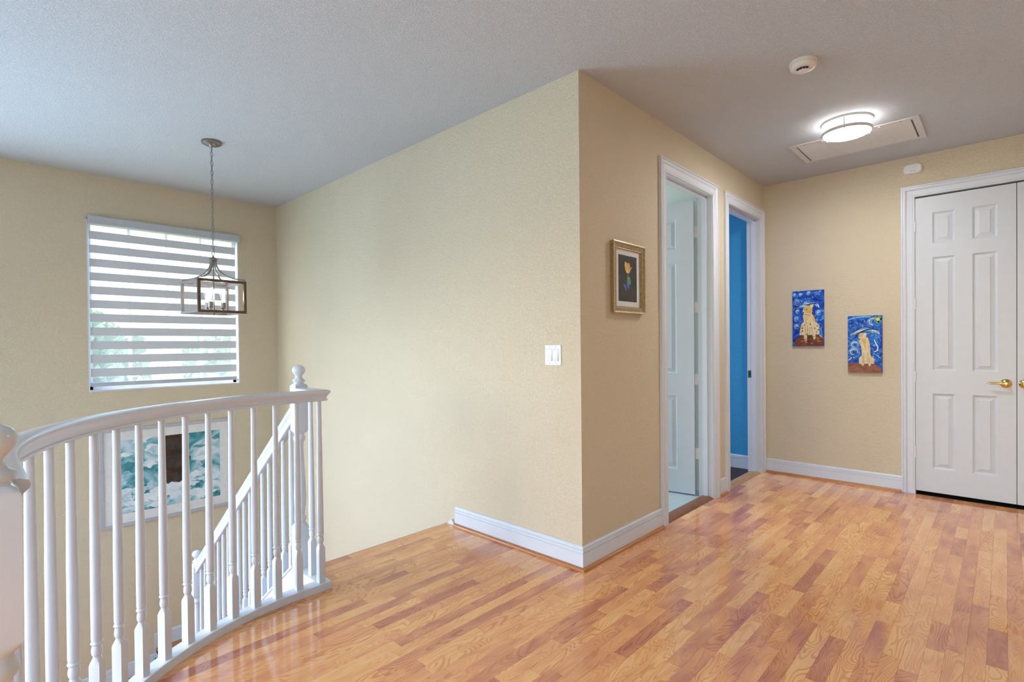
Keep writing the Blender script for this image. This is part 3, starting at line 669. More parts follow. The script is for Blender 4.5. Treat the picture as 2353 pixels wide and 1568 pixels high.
# ------------------------------------------------------------------ pendant lantern
def pendant():
    p = thing('pendant_lantern', 'open box pendant lantern with three glowing bulbs hanging over the stairs', 'pendant light', (-2.495, -1.068, 0), R(4))
    MB().lathe([(.0, 2.74), (.064, 2.74), (.066, 2.733), (.064, 2.724), (.052, 2.716), (.018, 2.712), (.010, 2.700), (0, 2.699)], 32).build('canopy', 'nickel', p)
    z = 2.702; k = 0; ll = .040
    while z - ll > 1.955:
        pts = []
        for i in range(16):
            a = 2 * math.pi * i / 16; u = .0085 * math.cos(a); w = (ll / 2) * math.sin(a)
            q = (u, 0, z - ll / 2 + w); pts.append(q if k % 2 == 0 else (0, u, q[2]))
        MB().tube(pts, .0019, 6, closed=True).build('chain_link', 'nickel', p); z -= ll - .0065; k += 1
    MB().tube([(.0012 * math.sin(i) , .0012 * math.cos(i), 2.70 - (2.70 - 1.93) * i / 24) for i in range(25)], .0013, 5).build('cord', 'nickel', p)
    MB().tube([(.022 * math.cos(2 * math.pi * i / 28), 0, 1.936 + .022 * math.sin(2 * math.pi * i / 28)) for i in range(28)], .0028, 8, closed=True).build('ring', 'nickel', p)
    MB().lathe([(0, 1.914), (.005, 1.912), (.008, 1.900), (.024, 1.890), (.029, 1.884), (.029, 1.878), (0, 1.876)], 24).build('cap', 'nickel', p)
    MB().tube([(0, 0, 1.878), (0, 0, 1.49)], .0052, 10).build('stem', 'nickel', p)
    s, zb, zt_, b = .153, 1.489, 1.724, .0095
    for ax in (-1, 1):
        for ay in (-1, 1):
            MB().bevel_box(ax * s - b, ax * s + b, ay * s - b, ay * s + b, zb, zt_, .0015).build('frame_post', 'bronze_brown' if ax > 0 else 'grey_wood', p)
            MB().lathe([(0, 0), (.004, .002), (.006, .008), (.004, .013), (0, .015)], 10, 0, (ax * s, ay * s, zt_)).build('finial', 'nickel', p)
    for zz in (zb + b, zt_ - b):
        for a in (-1, 1):
            MB().bevel_box(a * s - b, a * s + b, -s + b, s - b, zz - b, zz + b, .0015).build('frame_bar', 'bronze_brown' if a > 0 else 'grey_wood', p)
            MB().bevel_box(-s + b, s - b, a * s - b, a * s + b, zz - b, zz + b, .0015).build('frame_bar', 'grey_wood', p)
    for ax, ay in ((1, 0), (-1, 0), (0, 1), (0, -1)):
        px_, py_ = (ax, ay) if True else (0, 0)
        pts = []
        for i in range(13):
            t = i / 12; r = .016 + (s * 1.35) * (t ** 2.0) * .74; z = 1.878 - (1.878 - 1.735) * (1 - (1 - t) ** 1.7)
            # arms reach the frame corners
            d = Vector((ax - ay, ay + ax)).normalized(); pts.append((d.x * (.016 + (s * 1.414 - .016) * t ** 2), d.y * (.016 + (s * 1.414 - .016) * t ** 2), z))
        MB().tube(pts, [.0075 - .003 * i / 12 for i in range(13)], 8).build('arm', 'nickel', p)
    MB().lathe([(0, 1.512), (.04, 1.512), (.042, 1.509), (.04, 1.506), (.01, 1.504), (.008, 1.490), (.010, 1.484), (0, 1.478)], 24).build('bulb_plate', 'nickel', p)
    for a in (200, 320, 80):
        x, y = .062 * math.cos(R(a)), .062 * math.sin(R(a))
        MB().tube([(0, 0, 1.508), (x * .6, y * .6, 1.508), (x, y, 1.513)], .004, 8).build('socket_arm', 'nickel', p)
        so = MB().lathe([(0, 1.513), (.004, 1.514), (.006, 1.522), (.0155, 1.531), (.0165, 1.536), (.0165, 1.573), (0, 1.574)], 20, 0, (x, y, 0)).build('socket', 'nickel', p)
        bu = MB().lathe([(.012, 1.574), (.014, 1.590), (.021, 1.616), (.0265, 1.640), (.0265, 1.652), (.020, 1.668), (.009, 1.677), (0, 1.680)], 20, 0, (x, y, 0)).build('bulb', 'bulb_glass', p)
        MB().lathe([(0, 1.585), (.005, 1.590), (.009, 1.612), (.011, 1.640), (.008, 1.655), (0, 1.660)], 12, 0, (x, y, 0)).build('filament', 'bulb_glow', bu)
pendant()

# ------------------------------------------------------------------ ceiling fixtures
def flush_light(label, x, y):
    p = thing('ceiling_light', label, 'ceiling light', (x, y, 0))
    MB().lathe([(0, 2.74), (.150, 2.74), (.151, 2.734), (.149, 2.727), (.138, 2.725), (0, 2.725)], 48).build('base_ring', 'ring_nickel', p)
    MB().lathe([(.136, 2.726), (.138, 2.72), (.138, 2.668), (.134, 2.660)], 48).build('diffuser', 'diffuser_glow', p)
    MB().lathe([(.134, 2.660), (.120, 2.652), (.07, 2.645), (0, 2.643)], 48).build('lens', 'lens_glow', p)
    MB().lathe([(.1385, 2.680), (.148, 2.679), (.150, 2.673), (.149, 2.663), (.142, 2.659), (.1355, 2.662), (.1385, 2.670)], 48).build('lower_ring', 'ring_nickel', p)
    for a in (35, 155, 275):
        x, y = .1455 * math.cos(R(a)), .1455 * math.sin(R(a))
        MB().tube([(x, y, 2.735), (x, y, 2.664)], .0032, 8).build('post', 'nickel', p)
        MB().lathe([(0, 2.652), (.004, 2.653), (.005, 2.658), (0, 2.664)], 10, 0, (x, y, 0)).build('post_tip', 'nickel', p)
flush_light('round flush ceiling light with nickel rings, lit, beside the vent', .905, 1.835)
def vent():
    p = thing('return_air_vent', 'white rectangular ceiling return-air grille with dust streaks', 'air vent', (.486, 2.047, 0))
    w, d, z = .790, .485, H
    fr = MB().bevel_box(0, w, 0, .035, z - .008, z, .002).bevel_box(0, w, d - .035, d, z - .008, z, .002).bevel_box(0, .04, .03, d - .03, z - .008, z, .002).bevel_box(w - .04, w, .03, d - .03, z - .008, z, .002)
    fr.build('grille_frame', 'vent_white', p)
    MB().box(.03, w - .03, .03, d - .03, z - .0012, z - .0004).build('backing', 'vent_shade_dust', p)  # backing coloured dark for the shade inside the grille, and for dust
    n = 26
    s0 = None
    for i in range(n):
        y = .042 + (d - .084) * i / (n - 1)
        if s0 is None: s0 = MB().add([(.05, -.0052, .0045), (w - .05, -.0052, .0045), (w - .05, .0052, .001), (.05, .0052, .001), (.05, -.0052, .0035), (w - .05, -.0052, .0035), (w - .05, .0052, 0), (.05, .0052, 0)], [(0, 1, 2, 3), (7, 6, 5, 4), (0, 4, 5, 1), (2, 6, 7, 3), (0, 3, 7, 4), (1, 5, 6, 2)]).build('slat', 'vent_white', p, (0, y, z - .0075))
        else: copy_part(s0, p, (0, y, z - .0075))
    for x, y in ((.1, .017), (w - .1, .017), (.1, d - .017), (w - .1, d - .017)):
        MB().lathe([(0, z - .0105), (.005, z - .0095), (.006, z - .008), (0, z - .0075)], 10, 0, (x, y, 0)).build('screw', 'screw_grey', p)
    for x, y in ((.22, .02), (.57, .02)): MB().lathe([(0, z - .016), (.007, z - .014), (.008, z - .009), (0, z - .008)], 10, 0, (x, y, 0)).build('latch_knob', 'plastic_white', p)
vent()
def detector():
    p = thing('smoke_detector', 'round off-white smoke detector on the ceiling', 'smoke detector', (.905, .782, 0))
    MB().lathe([(0, 2.74), (.066, 2.74), (.067, 2.732), (.066, 2.728), (.062, 2.727), (0, 2.727)], 40).build('mount', 'plastic_warm', p)
    MB().lathe([(0, 2.728), (.062, 2.728), (.064, 2.722), (.062, 2.710), (.055, 2.702), (.040, 2.699), (0, 2.699)], 40).build('cover', 'plastic_warm', p)
    MB().lathe([(.030, 2.700), (.034, 2.697), (.032, 2.690), (.026, 2.687), (0, 2.686)], 32).build('sensor_cap', 'plastic_white', p)
    for a in (-120, -95, -70, -45):
        MB().box(-.006, .006, -.0375, -.032, 2.6895, 2.6985).build('slot', 'slot_dark', p, rot=(0, 0, R(a + 90)))
detector()

# ------------------------------------------------------------------ wall devices
def rounded_plate(cx, cz, w, h, r, y0, y1, n=8, mat=0, ex=2.0):
    o = []
    for sx, sz, a0 in ((1, 1, 0), (-1, 1, 90), (-1, -1, 180), (1, -1, 270)):
        for i in range(n + 1):
            a = R(a0 + 90 * i / n); o.append((cx + sx * (w / 2 - r) + r * math.cos(a), cz + sz * (h / 2 - r) + r * math.sin(a)))
    return o
def slab_xz(mb, outline, y0, y1, inset=.0, mat=0):
    n = len(outline); cx = sum(p[0] for p in outline) / n; cz = sum(p[1] for p in outline) / n
    top = [(cx + (x - cx) * (1 - inset), cz + (z - cz) * (1 - inset)) for x, z in outline]
    mid = y0 + (y1 - y0) * .6
    vs = [(x, y0, z) for x, z in outline] + [(x, mid, z) for x, z in outline] + [(x, y1, z) for x, z in top]
    return mb.add(vs, [(i, (i + 1) % n, n + (i + 1) % n, n + i) for i in range(n)] + [(n + i, n + (i + 1) % n, 2 * n + (i + 1) % n, 2 * n + i) for i in range(n)] + [tuple(2 * n + i for i in range(n)), tuple(range(n))[::-1]], mat)
def switch():
    p = thing('light_switch', 'white double rocker light switch plate on the cream wall', 'light switch', (-.1915, 0, 1.181))
    slab_xz(MB(), rounded_plate(0, 0, .118, .117, .004, 0, 0), 0, -.006, .03).build('wall_plate', 'plastic_white', p)
    for x in (-.023, .023):
        MB().box(x - .0175, x + .0175, -.0064, -.002, -.0345, .0345).build('recess', 'screw_grey', p)
        MB().add([(x - .0162, -.0065, .033), (x + .0162, -.0065, .033), (x + .0162, -.0075, 0), (x - .0162, -.0075, 0), (x + .0162, -.0115, -.033), (x - .0162, -.0115, -.033),
                  (x - .0162, -.002, .033), (x + .0162, -.002, .033), (x + .0162, -.002, -.033), (x - .0162, -.002, -.033)],
                 [(0, 1, 2, 3), (3, 2, 4, 5), (5, 4, 8, 9), (0, 6, 7, 1), (0, 3, 5, 9, 6), (1, 7, 8, 4, 2)]).build('rocker', 'plastic_white', p)
        for z in (-.0475, .0475): MB().lathe([(0, -.0062), (.0028, -.0066), (.003, -.006), (0, -.004)], 10, 0, (x, 0, z), 'Y').build('screw', 'screw_grey', p)
switch()
def co_alarm():
    p = thing('carbon_monoxide_alarm', 'small white rounded alarm above the closet doors', 'alarm', (1.147, L, 2.634))
    o = []
    for i in range(40):
        a = 2 * math.pi * i / 40; c, s = math.cos(a), math.sin(a)
        o.append((.062 * abs(c) ** .55 * (1 if c > 0 else -1), .040 * abs(s) ** .62 * (1 if s > 0 else -1)))
    slab_xz(MB(), o, 0, -.034, .14).build('case', 'plastic_white', p)
    slab_xz(MB(), [(.022 * math.cos(2 * math.pi * i / 24) + .004, .011 * math.sin(2 * math.pi * i / 24) + .012) for i in range(24)], -.0338, -.036, .1).build('test_button', 'plastic_white', p)
    MB().lathe([(0, -.0365), (.004, -.036), (.0055, -.034), (0, -.033)], 12, 0, (-.036, 0, -.002), 'Y').build('lamp_window', 'mat_board', p)
    MB().lathe([(0, -.0363), (.0022, -.0362), (0, -.0355)], 8, 0, (.004, 0, .004), 'Y').build('lamp_dot', 'slot_dark', p)
    m = MB()
    for i in range(9):
        if i != 4: m.box(-.016 + i * .0042, -.0132 + i * .0042, -.0346, -.034, -.0225, -.0190)
    m.build('lettering', 'ink_blue', p)
co_alarm()

# ------------------------------------------------------------------ pictures
def flat(mb, pts, depth, mp, mat):
    return mb.poly([mp(u, v, depth) for u, v in pts], mat)
def ellipse(cx, cy, rx, ry, n=12, rot=0): return [(cx + rx * math.cos(a) * math.cos(rot) - ry * math.sin(a) * math.sin(rot), cy + rx * math.cos(a) * math.sin(rot) + ry * math.sin(a) * math.cos(rot)) for a in (2 * math.pi * i / n for i in range(n))]
def stroke(pts, w):
    a = []; b = []
    for i, p in enumerate(pts):
        q0 = pts[max(0, i - 1)]; q1 = pts[min(len(pts) - 1, i + 1)]; dx, dy = q1[0] - q0[0], q1[1] - q0[1]; d = math.hypot(dx, dy) or 1
        k = w * (.35 + .65 * math.sin(math.pi * (i + .6) / (len(pts) + .2))); a.append((p[0] - dy / d * k, p[1] + dx / d * k)); b.append((p[0] + dy / d * k, p[1] - dx / d * k))
    return a, b
def add_stroke(mb, pts, w, depth, mp, mat):
    a, b = stroke(pts, w); n = len(a)
    mb.add([mp(u, v, depth) for u, v in a] + [mp(u, v, depth) for u, v in b], [(i, i + 1, n + i + 1, n + i) for i in range(n - 1)], mat)
def arc_pts(cx, cy, rx, ry, a0, a1, n=12): return [(cx + rx * math.cos(R(a0 + (a1 - a0) * i / n)), cy + ry * math.sin(R(a0 + (a1 - a0) * i / n))) for i in range(n + 1)]
PM = ['paint_blue', 'paint_cream', 'paint_tan', 'paint_rock', 'paint_yellow', 'paint_white', 'paint_sky', 'paint_brown', 'ink', 'paint_orange', 'paint_green', 'paint_navy']
def painting(name, label, x0, z1, w, h, blue, rock, draw, px0, py0, pw, ph):
    p = thing(name, label, 'painting', (x0 + w / 2, L, z1 - h / 2))
    MB().bevel_box(-w / 2, w / 2, -.020, -.001, -h / 2, h / 2, .0015).build('canvas', blue, p)
    mp = lambda u, v, d: (-w / 2 + w * min(1, max(0, (u - px0) / pw)), -.0202 - d, h / 2 - h * min(1, max(0, (v - py0) / ph)))
    mb = MB(); draw(mb, mp); mats = list(PM); mats[0] = blue; mats[3] = rock
    mb.build('paint_layer', mats, p)
def draw_a(m, mp):
    r = random.Random(3)
    for cx, cy, rr_ in ((580, 250, 55), (285, 355, 50), (290, 490, 32), (605, 520, 42), (275, 600, 40), (275, 710, 40), (460, 230, 28), (335, 245, 24), (245, 245, 26)):
        add_stroke(m, arc_pts(cx, cy, rr_, rr_ * .95, 20, 350, 20), 5, .0002, mp, 11 if rr_ > 50 else 6)
        add_stroke(m, arc_pts(cx, cy, rr_ * .55, rr_ * .55, 100, 400, 16), 4, .0003, mp, 6 if rr_ > 50 else 5)
        flat(m, ellipse(cx, cy, 8, 8), .0004, mp, 4)
    for k in range(5): add_stroke(m, [(222 + i * 36, 445 + k * 9 - 80 * math.sin(i / 10 * 2.2) + 14 * math.sin(i * .9 + k)) for i in range(11)], 6, .00025, mp, (6, 5, 6, 5, 6)[k])
    for k in range(4): add_stroke(m, [(520 + k * 18, 360 + k * 8), (545 + k * 18, 385 + k * 8), (560 + k * 18, 420 + k * 10)], 7, .00025, mp, 5 if k % 2 else 6)
    for k in range(26):
        x, y = r.uniform(225, 655), r.uniform(200, 830); add_stroke(m, [(x, y), (x + 14, y - 5), (x + 28, y + 3)], 3, .00022, mp, r.choice((6, 6, 11, 5)))
    for k in range(8): x, y = 585 + r.uniform(0, 70), 660 + r.uniform(0, 120); add_stroke(m, [(x, y), (x + 6, y + 40), (x, y + 80)], 6, .00022, mp, 6)
    for x, y in ((410, 310), (450, 300), (480, 312), (425, 340), (465, 345), (490, 215), (560, 225)): flat(m, ellipse(x, y, 7, 5), .0004, mp, 4)
    flat(m, [(240, 1002), (245, 940), (280, 870), (330, 842), (420, 832), (560, 836), (620, 850), (660, 882), (684, 930), (687, 1000)], .0005, mp, 3)
    flat(m, [(375, 540), (505, 530), (540, 580), (560, 650), (598, 680), (615, 720), (612, 832), (560, 836), (555, 900), (530, 912), (512, 842), (432, 840), (428, 928), (395, 936), (383, 842), (315, 838), (330, 740), (345, 680), (385, 640), (368, 575)], .0007, mp, 1)
    flat(m, [(610, 835), (640, 850), (662, 885), (630, 868)], .0007, mp, 4)
    flat(m, [(388, 432), (400, 412), (425, 410), (470, 416), (482, 400), (510, 394), (530, 402), (528, 425), (512, 447), (515, 495), (502, 528), (470, 545), (440, 550), (400, 546), (372, 528), (364, 500), (374, 468)], .0009, mp, 1)
    flat(m, [(400, 430), (470, 425), (505, 450), (508, 495), (495, 520), (440, 520), (405, 500), (385, 480)], .0010, mp, 2)
    flat(m, [(505, 540), (535, 580), (555, 650), (540, 655), (515, 600)], .0010, mp, 2); flat(m, [(408, 600), (428, 600), (426, 690), (412, 690)], .0010, mp, 2)
    flat(m, ellipse(430, 468, 11, 7), .0011, mp, 8); flat(m, ellipse(378, 512, 10, 12), .0011, mp, 8); flat(m, ellipse(396, 465, 6, 8), .0011, mp, 7)
    add_stroke(m, [(372, 530), (410, 545), (450, 550), (490, 540)], 3, .0011, mp, 7); add_stroke(m, [(505, 470), (520, 500), (545, 570), (560, 655)], 4, .0011, mp, 7)
    for x, y in ((398, 595), (440, 592), (480, 560)): add_stroke(m, arc_pts(x, y, 18, 20, 0, 330), 4, .0011, mp, 9)
    for x, y in ((352, 708), (398, 695), (358, 740), (362, 782), (480, 685), (548, 745), (585, 715), (532, 865), (404, 905), (600, 770), (430, 830), (350, 830), (340, 800), (575, 800)): flat(m, ellipse(x, y, r.uniform(7, 14), r.uniform(7, 14)), .0011, mp, 7 if r.random() < .75 else 9)
    for xx in ((405, 720, 400, 850), (500, 720, 512, 850), (440, 700, 436, 820), (475, 720, 470, 820)): add_stroke(m, [(xx[0], xx[1]), ((xx[0] + xx[2]) / 2 + 4, (xx[1] + xx[3]) / 2), (xx[2], xx[3])], 2.5, .0011, mp, 7)
    for x in (528, 548, 398, 418): add_stroke(m, [(x, 895 if x > 500 else 915), (x + 3, 905 if x > 500 else 925), (x, 915 if x > 500 else 935)], 2.5, .0012, mp, 8)
    for k in range(14): x, y = r.uniform(270, 650), r.uniform(870, 990); add_stroke(m, [(x, y), (x + 14, y + 6), (x + 30, y + 2)], 3, .0006, mp, 9 if k % 3 else 1)
    add_stroke(m, [(612, 975), (622, 965), (630, 982), (640, 970), (650, 985), (662, 975), (678, 986)], 2, .0008, mp, 8)
def draw_b(m, mp):
    r = random.Random(9)
    for cx, cy, rx, ry in ((1420, 660, 85, 75), (1130, 1110, 80, 65), (1140, 1000, 70, 55)):
        for q in (1, .72, .45): add_stroke(m, arc_pts(cx, cy, rx * q, ry * q, 30 + 90 * q, 350 + 60 * q, 18), 6, .0003, mp, 6 if q != .72 else 5)
    for k in range(9): add_stroke(m, [(1070 + i * 44, 835 + k * 10 - 95 * math.sin((i + .5) / 10 * 2.6) + 8 * math.sin(i + k)) for i in range(11)], 6, .00025, mp, r.choice((6, 5, 6, 11)))
    add_stroke(m, arc_pts(1290, 700, 330, 120, 190, 330), 12, .0003, mp, 6)
    add_stroke(m, [(1430, 930), (1455, 980), (1485, 1040), (1480, 1090), (1430, 1110)], 8, .0003, mp, 5); add_stroke(m, [(1425, 1130), (1480, 1170), (1530, 1210)], 8, .0003, mp, 6); add_stroke(m, [(1045, 1240), (1075, 1215), (1095, 1190)], 6, .0003, mp, 5)
    for k in range(34): x, y = r.uniform(1045, 1510), r.uniform(590, 1240); add_stroke(m, [(x, y), (x + 12, y - 6), (x + 26, y + 2)], 4, .00024, mp, r.choice((6, 11, 6, 5)))
    for k in range(46):
        x, y = r.uniform(1045, 1525), r.uniform(585, 1230)
        if abs(x - 1310) < 70 and y > 800: continue
        flat(m, ellipse(x, y, r.uniform(6, 14), r.uniform(4, 8), 8, r.uniform(-.6, .6)), .0004, mp, 4 if r.random() < .6 else 10)
    for k in range(7): flat(m, ellipse(1485 + 45 * math.cos(k * 1.3), 625 + 40 * math.sin(k * 1.3), 26, 14, 8, k), .00042, mp, 10)
    flat(m, ellipse(1485, 625, 26, 22), .00045, mp, 4)
    flat(m, [(1030, 1425), (1035, 1280), (1120, 1277), (1250, 1292), (1300, 1285), (1420, 1290), (1490, 1320), (1530, 1360), (1548, 1430)], .0005, mp, 3)
    flat(m, [(1210, 930), (1300, 900), (1335, 885), (1360, 960), (1375, 1060), (1375, 1150), (1392, 1180), (1425, 1200), (1433, 1285), (1378, 1292), (1382, 1325), (1355, 1327), (1343, 1287), (1277, 1290), (1277, 1322), (1250, 1324), (1240, 1292), (1205, 1287), (1205, 1210), (1225, 1178), (1250, 1160), (1245, 1080), (1225, 1000), (1204, 960)], .0007, mp, 1)
    flat(m, [(1200, 885), (1210, 848), (1228, 830), (1270, 835), (1300, 822), (1320, 834), (1316, 872), (1300, 908), (1240, 932), (1212, 930)], .0009, mp, 1)
    flat(m, [(1212, 850), (1265, 838), (1262, 875), (1235, 882), (1212, 878)], .001, mp, 9); flat(m, [(1245, 930), (1310, 915), (1315, 990), (1300, 1085), (1280, 1010)], .001, mp, 2)
    flat(m, ellipse(1218, 915, 9, 9), .0011, mp, 8); flat(m, ellipse(1214, 878, 5, 5), .0011, mp, 8)
    for k in range(90):
        t = r.random(); y = 940 + 340 * t; x = (1222 + 40 * t if r.random() < .5 else 1350 + 40 * t) + r.uniform(-16, 16)
        if y > 1180 and r.random() < .5: x = r.choice((1228, 1405)) + r.uniform(-20, 20)
        flat(m, ellipse(x, y, 3.2, 4.2, 6), .0011, mp, 7)
    for a in (((1278, 1120), (1275, 1200), (1280, 1290)), ((1330, 1110), (1340, 1200), (1336, 1285)), ((1250, 1180), (1262, 1240), (1255, 1300)), ((1368, 1190), (1356, 1240), (1372, 1300))): add_stroke(m, a, 2.5, .0011, mp, 7)
    for x in (1256, 1268, 1362, 1374): add_stroke(m, [(x, 1310), (x + 4, 1318), (x, 1326)], 3, .0012, mp, 8)
    x = 1408
    for i in range(6): add_stroke(m, [(x, 1405), (x + 8, 1390 - (14 if i in (0, 1) else 0)), (x + 14, 1407), (x + 20, 1396), (x + 24, 1408)], 2.6, .0012, mp, 8); x += 20
painting('animal_painting', 'higher blue canvas of a seated big cat on a dark brown rock', .258, 1.712, .254, .507, 'paint_blue', 'paint_rock', draw_a, 212, 192, 470, 812)
painting('animal_painting', 'lower blue canvas of a slender spotted cat, nearest the closet', .694, 1.463, .246, .489, 'paint_blue_b', 'paint_rock_b', draw_b, 1034, 565, 512, 862)

def frame_bars(parent, fm, a0, a1, z0, z1, prof, mat, names=('frame_side', 'frame_rail')):
    n = len(prof)
    def seg(name, e0, e1):
        MB().add([fm(*e0(u, t)) for u, t in prof] + [fm(*e1(u, t)) for u, t in prof], [(j, (j + 1) % n, n + (j + 1) % n, n + j) for j in range(n)] + [tuple(range(n)), tuple(range(n, 2 * n))[::-1]]).build(name, mat, parent)
    c = lambda sa, sz: (lambda u, t: ((a0 + u) if sa == 0 else (a1 - u), t, (z0 + u) if sz == 0 else (z1 - u)))
    seg(names[0], c(0, 0), c(0, 1)); seg(names[0], c(1, 0), c(1, 1)); seg(names[1], c(0, 0), c(1, 0)); seg(names[1], c(0, 1), c(1, 1))
def tulip():
    p = thing('tulip_picture', 'small gold-framed tulip picture on the tan hallway wall', 'picture', (0, .482, 1.640))
    fm = lambda a, o, z: (o, a, z); w, h = .182, .2125
    frame_bars(p, fm, -w, w, -h, h, [(0, .001), (0, .026), (.006, .0275), (.010, .025), (.013, .022), (.030, .020), (.034, .017), (.037, .018), (.040, .014), (.040, .001)], 'gold_frame')
    frame_bars(p, fm, -w - .001, w + .001, -h - .001, h + .001, [(.0, .024), (.0, .0285), (.005, .0295), (.009, .0265), (.009, .024)], 'gold_frame_light', ('frame_edge', 'frame_edge'))
    MB().box(.004, .008, -w + .036, w - .036, -h + .036, h - .036).build('mat_board', 'mat_board', p)
    pw, ph = .182 * .58, .2125 * .66
    bg = MB().box(.008, .0086, -pw, pw, -ph, ph); bg.build('print', 'paint_black_brown', p)
    # print coordinates 0..300 x 0..720
    mp = lambda u, v, d: (.0087 + d, -pw + 2 * pw * u / 300, ph - 2 * ph * v / 720)
    m = MB()
    flat(m, [(105, 95), (125, 108), (150, 118), (172, 102), (188, 140), (192, 190), (222, 155), (218, 172), (195, 215), (185, 250), (160, 275), (130, 270), (108, 225), (98, 150)], .0002, mp, 0)
    flat(m, [(150, 118), (172, 102), (188, 140), (190, 190), (170, 240), (158, 180)], .0004, mp, 4)
    add_stroke(m, [(150, 272), (152, 300), (150, 330), (140, 370)], 6, .0002, mp, 1)
    flat(m, [(140, 360), (165, 325), (180, 325), (198, 380), (200, 430), (185, 460), (168, 440), (160, 400), (140, 385)], .0003, mp, 1)
    flat(m, [(140, 395), (158, 390), (166, 420), (172, 470), (170, 510), (152, 510), (138, 470), (132, 440)], .0004, mp, 2)
    flat(m, [(78, 460), (95, 450), (118, 470), (130, 520), (132, 550), (120, 558), (108, 530), (100, 500), (88, 500)], .0004, mp, 2)
    m2 = [((45, 315), (230, 300)), ((45, 330), (60, 690)), ((230, 310), (200, 690)), ((55, 20), (60, 190)), ((235, 20), (225, 150))]
    for q in m2: add_stroke(m, [q[0], ((q[0][0] + q[1][0]) / 2, (q[0][1] + q[1][1]) / 2), q[1]], 3, .0001, mp, 3)
    m.build('print_flower', ['paint_petal', 'paint_green', 'paint_blue_petal', 'ink', 'paint_orange'], p)
    MB().box(.0115, .012, -w + .038, w - .038, -h + .038, h - .038).build('glass', 'picture_glass', p)
tulip()
def sea_print():
    yc, zc = -1.010, .103; w, h = .527, .437
    p = thing('sea_print', 'silver-framed print of a dark rock in teal waves, behind the balusters', 'picture', (WX, yc, zc))
    fm = lambda a, o, z: (o, a, z)
    frame_bars(p, fm, -w, w, -h, h, [(0, .001), (0, .024), (.003, .026), (.026, .026), (.029, .022), (.029, .001)], 'silver_frame')
    MB().box(.004, .010, -w + .026, w - .026, -h + .026, h - .026).build('mat_board', 'mat_board', p)
    a, b = w - .104, h - .110
    MB().box(.010, .0105, -a, a, -b, b).build('print', 'paint_sea', p)
    r = random.Random(5); mp = lambda u, v, d: (.0106 + d, -a + 2 * a * u, b - 2 * b * v)
    m = MB()
    def blob(cx, cy, rx, ry, mat, d, n=26, jag=.16):
        ph = r.uniform(0, 9)
        flat(m, [(min(1, max(0, cx + rx * math.cos(q) * (1 + jag * math.sin(5 * q + ph) + r.uniform(-jag, jag) * .7))), min(1, max(0, cy + ry * math.sin(q) * (1 + jag * math.cos(4 * q + ph) + r.uniform(-jag, jag) * .7)))) for q in (2 * math.pi * i / n for i in range(n))], d, mp, mat)
    for k in range(46):
        u, v = r.random(), r.random()
        if .36 < u < .70 and v < .62: continue
        blob(u, v, r.uniform(.03, .09), r.uniform(.02, .07), r.choice((0, 0, 2, 3)), .0001 + k * .000004, 30, .22)
    flat(m, [(.43, 0), (.44, .10), (.425, .22), (.43, .30), (.40, .34), (.385, .40), (.40, .52), (.405, .66), (.44, .72), (.50, .80), (.55, .74), (.62, .66), (.66, .52), (.655, .46), (.69, .40), (.70, .34), (.655, .32), (.64, .20), (.63, .08), (.635, 0)], .0004, mp, 1)
    for k in range(60):
        u = r.random(); v = .62 + .36 * r.random() + .10 * abs(u - .5)
        blob(u, min(v, .97), r.uniform(.03, .08), r.uniform(.02, .06), r.choice((0, 0, 0, 2)), .0005 + k * .000004, 30, .22)
    m.build('print_scene', ['paint_foam', 'paint_crag', 'paint_spray', 'paint_teal'], p)
    MB().box(.0135, .014, -w + .028, w - .028, -h + .028, h - .028).build('glass', 'picture_glass', p)
sea_print()

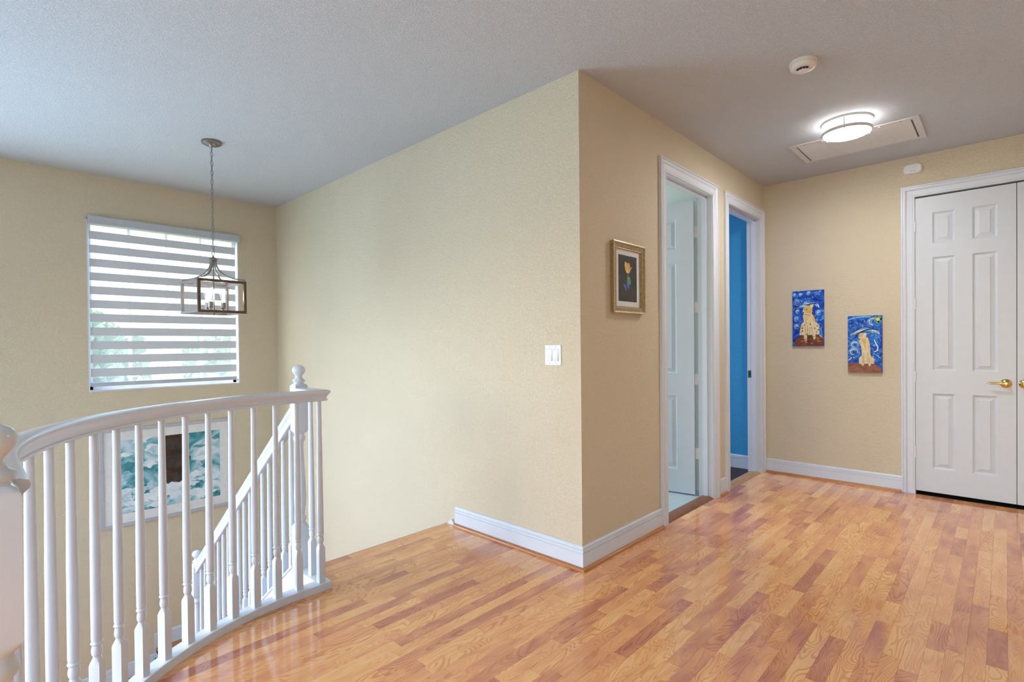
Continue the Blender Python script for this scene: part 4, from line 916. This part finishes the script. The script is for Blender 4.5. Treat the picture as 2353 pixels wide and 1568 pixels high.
# ------------------------------------------------------------------ outside the stairwell window
ground = tag(MB().box(-60, WX - .3, -40, 30, -3.6, -3.3).build('lawn'.replace('lawn', 'ground_outside'), 'lawn'), 'sunlit ground outside the window', 'ground', kind='structure')
def leaf_tree(label, x, y, z0, h, rad, seed):
    r = random.Random(seed); t = thing('leafy_tree', label, 'tree', (x, y, z0), group='trees outside the window')
    MB().tube([(0, 0, 0), (.1, .05, h * .4), (0, .1, h * .8)], [.18, .13, .05], 8).build('trunk', 'bark', t)
    vs = []; fs = []
    for k in range(2600):
        while True:
            q = Vector((r.uniform(-1, 1), r.uniform(-1, 1), r.uniform(-1, 1)))
            if .2 < q.length < 1: break
        cl = Vector((math.sin(q.x * 5 + seed), math.cos(q.y * 6), math.sin(q.z * 5))) * .12
        c = Vector((0, 0, h * .72)) + Vector(((q.x + cl.x) * rad, (q.y + cl.y) * rad, (q.z + cl.z) * h * .34)); a = Vector((r.gauss(0, 1), r.gauss(0, 1), r.gauss(0, 1))).normalized(); b = a.orthogonal().normalized(); s = r.uniform(.10, .2)
        o = len(vs); vs += [c + a * s, c + b * s * .6, c - a * s, c - b * s * .6]; fs.append((o, o + 1, o + 2, o + 3))
    f = MB().add(vs, fs).build('foliage', 'leaf_green', t); f['kind'] = 'stuff'
leaf_tree('green tree showing at the lower right of the blind', -13, 3.2, -3.3, 5.0, 1.9, 1)
leaf_tree('pale tree top at the left part of the blind', -15, -3.2, -3.3, 6.4, 1.8, 2)
leaf_tree('green tree behind the pendant lantern through the blind', -13.5, -.4, -3.3, 5.3, 1.1, 4)
def house():
    h = thing('neighbour_house', 'pale house across the street glimpsed through the lower blind bands', 'house', (-20, -.5, -3.3))
    MB().box(-3, 3, -5, 4.5, 0, 3.0).build('house_wall', 'brick_tan', h)
    MB().add([(-3.5, -5.5, 3.0), (3.5, -5.5, 3.0), (3.5, 5, 3.0), (-3.5, 5, 3.0), (0, -3, 4.6), (0, 2.5, 4.6)], [(0, 1, 4), (1, 2, 5, 4), (2, 3, 5), (3, 0, 4, 5), (3, 2, 1, 0)]).build('roof', 'roof_tile', h)
    for y in (-3.6, -1.4, 2.6):
        wd = MB().box(2.98, 3.04, y - .6, y + .6, 1.0, 2.3).build('window', 'plastic_white', h); MB().box(3.03, 3.06, y - .52, y + .52, 1.08, 2.22).build('pane', 'slot_dark', wd)
    MB().box(2.98, 3.05, .1, 1.2, 0, 2.2).build('door', 'roof_tile', h)
house()
# frames of the unseen windows added behind the viewer for fill light
for nm, lb, (x0, x1, z0, z1) in (('added_window_2', 'added entry window behind the viewer, for fill light', (-2.05, -.15, -.15, 2.15)), ('added_window_3', 'added loft window behind the viewer, for fill light', (1.0, 3.0, .7, 2.2))):
    w_ = thing(nm, lb, 'window', (0, FY, 0), kind='structure')
    MB().box(x0, x0 + .05, -.1, -.02, z0, z1).box(x1 - .05, x1, -.1, -.02, z0, z1).box(x0, x1, -.1, -.02, z0, z0 + .05).box(x0, x1, -.1, -.02, z1 - .05, z1).build('window_frame', 'plastic_white', w_)
    n = max(2, int((x1 - x0) / .7))
    for i in range(1, n): MB().box(x0 + (x1 - x0) * i / n - .012, x0 + (x1 - x0) * i / n + .012, -.08, -.04, z0 + .05, z1 - .05).build('muntin', 'plastic_white', w_)
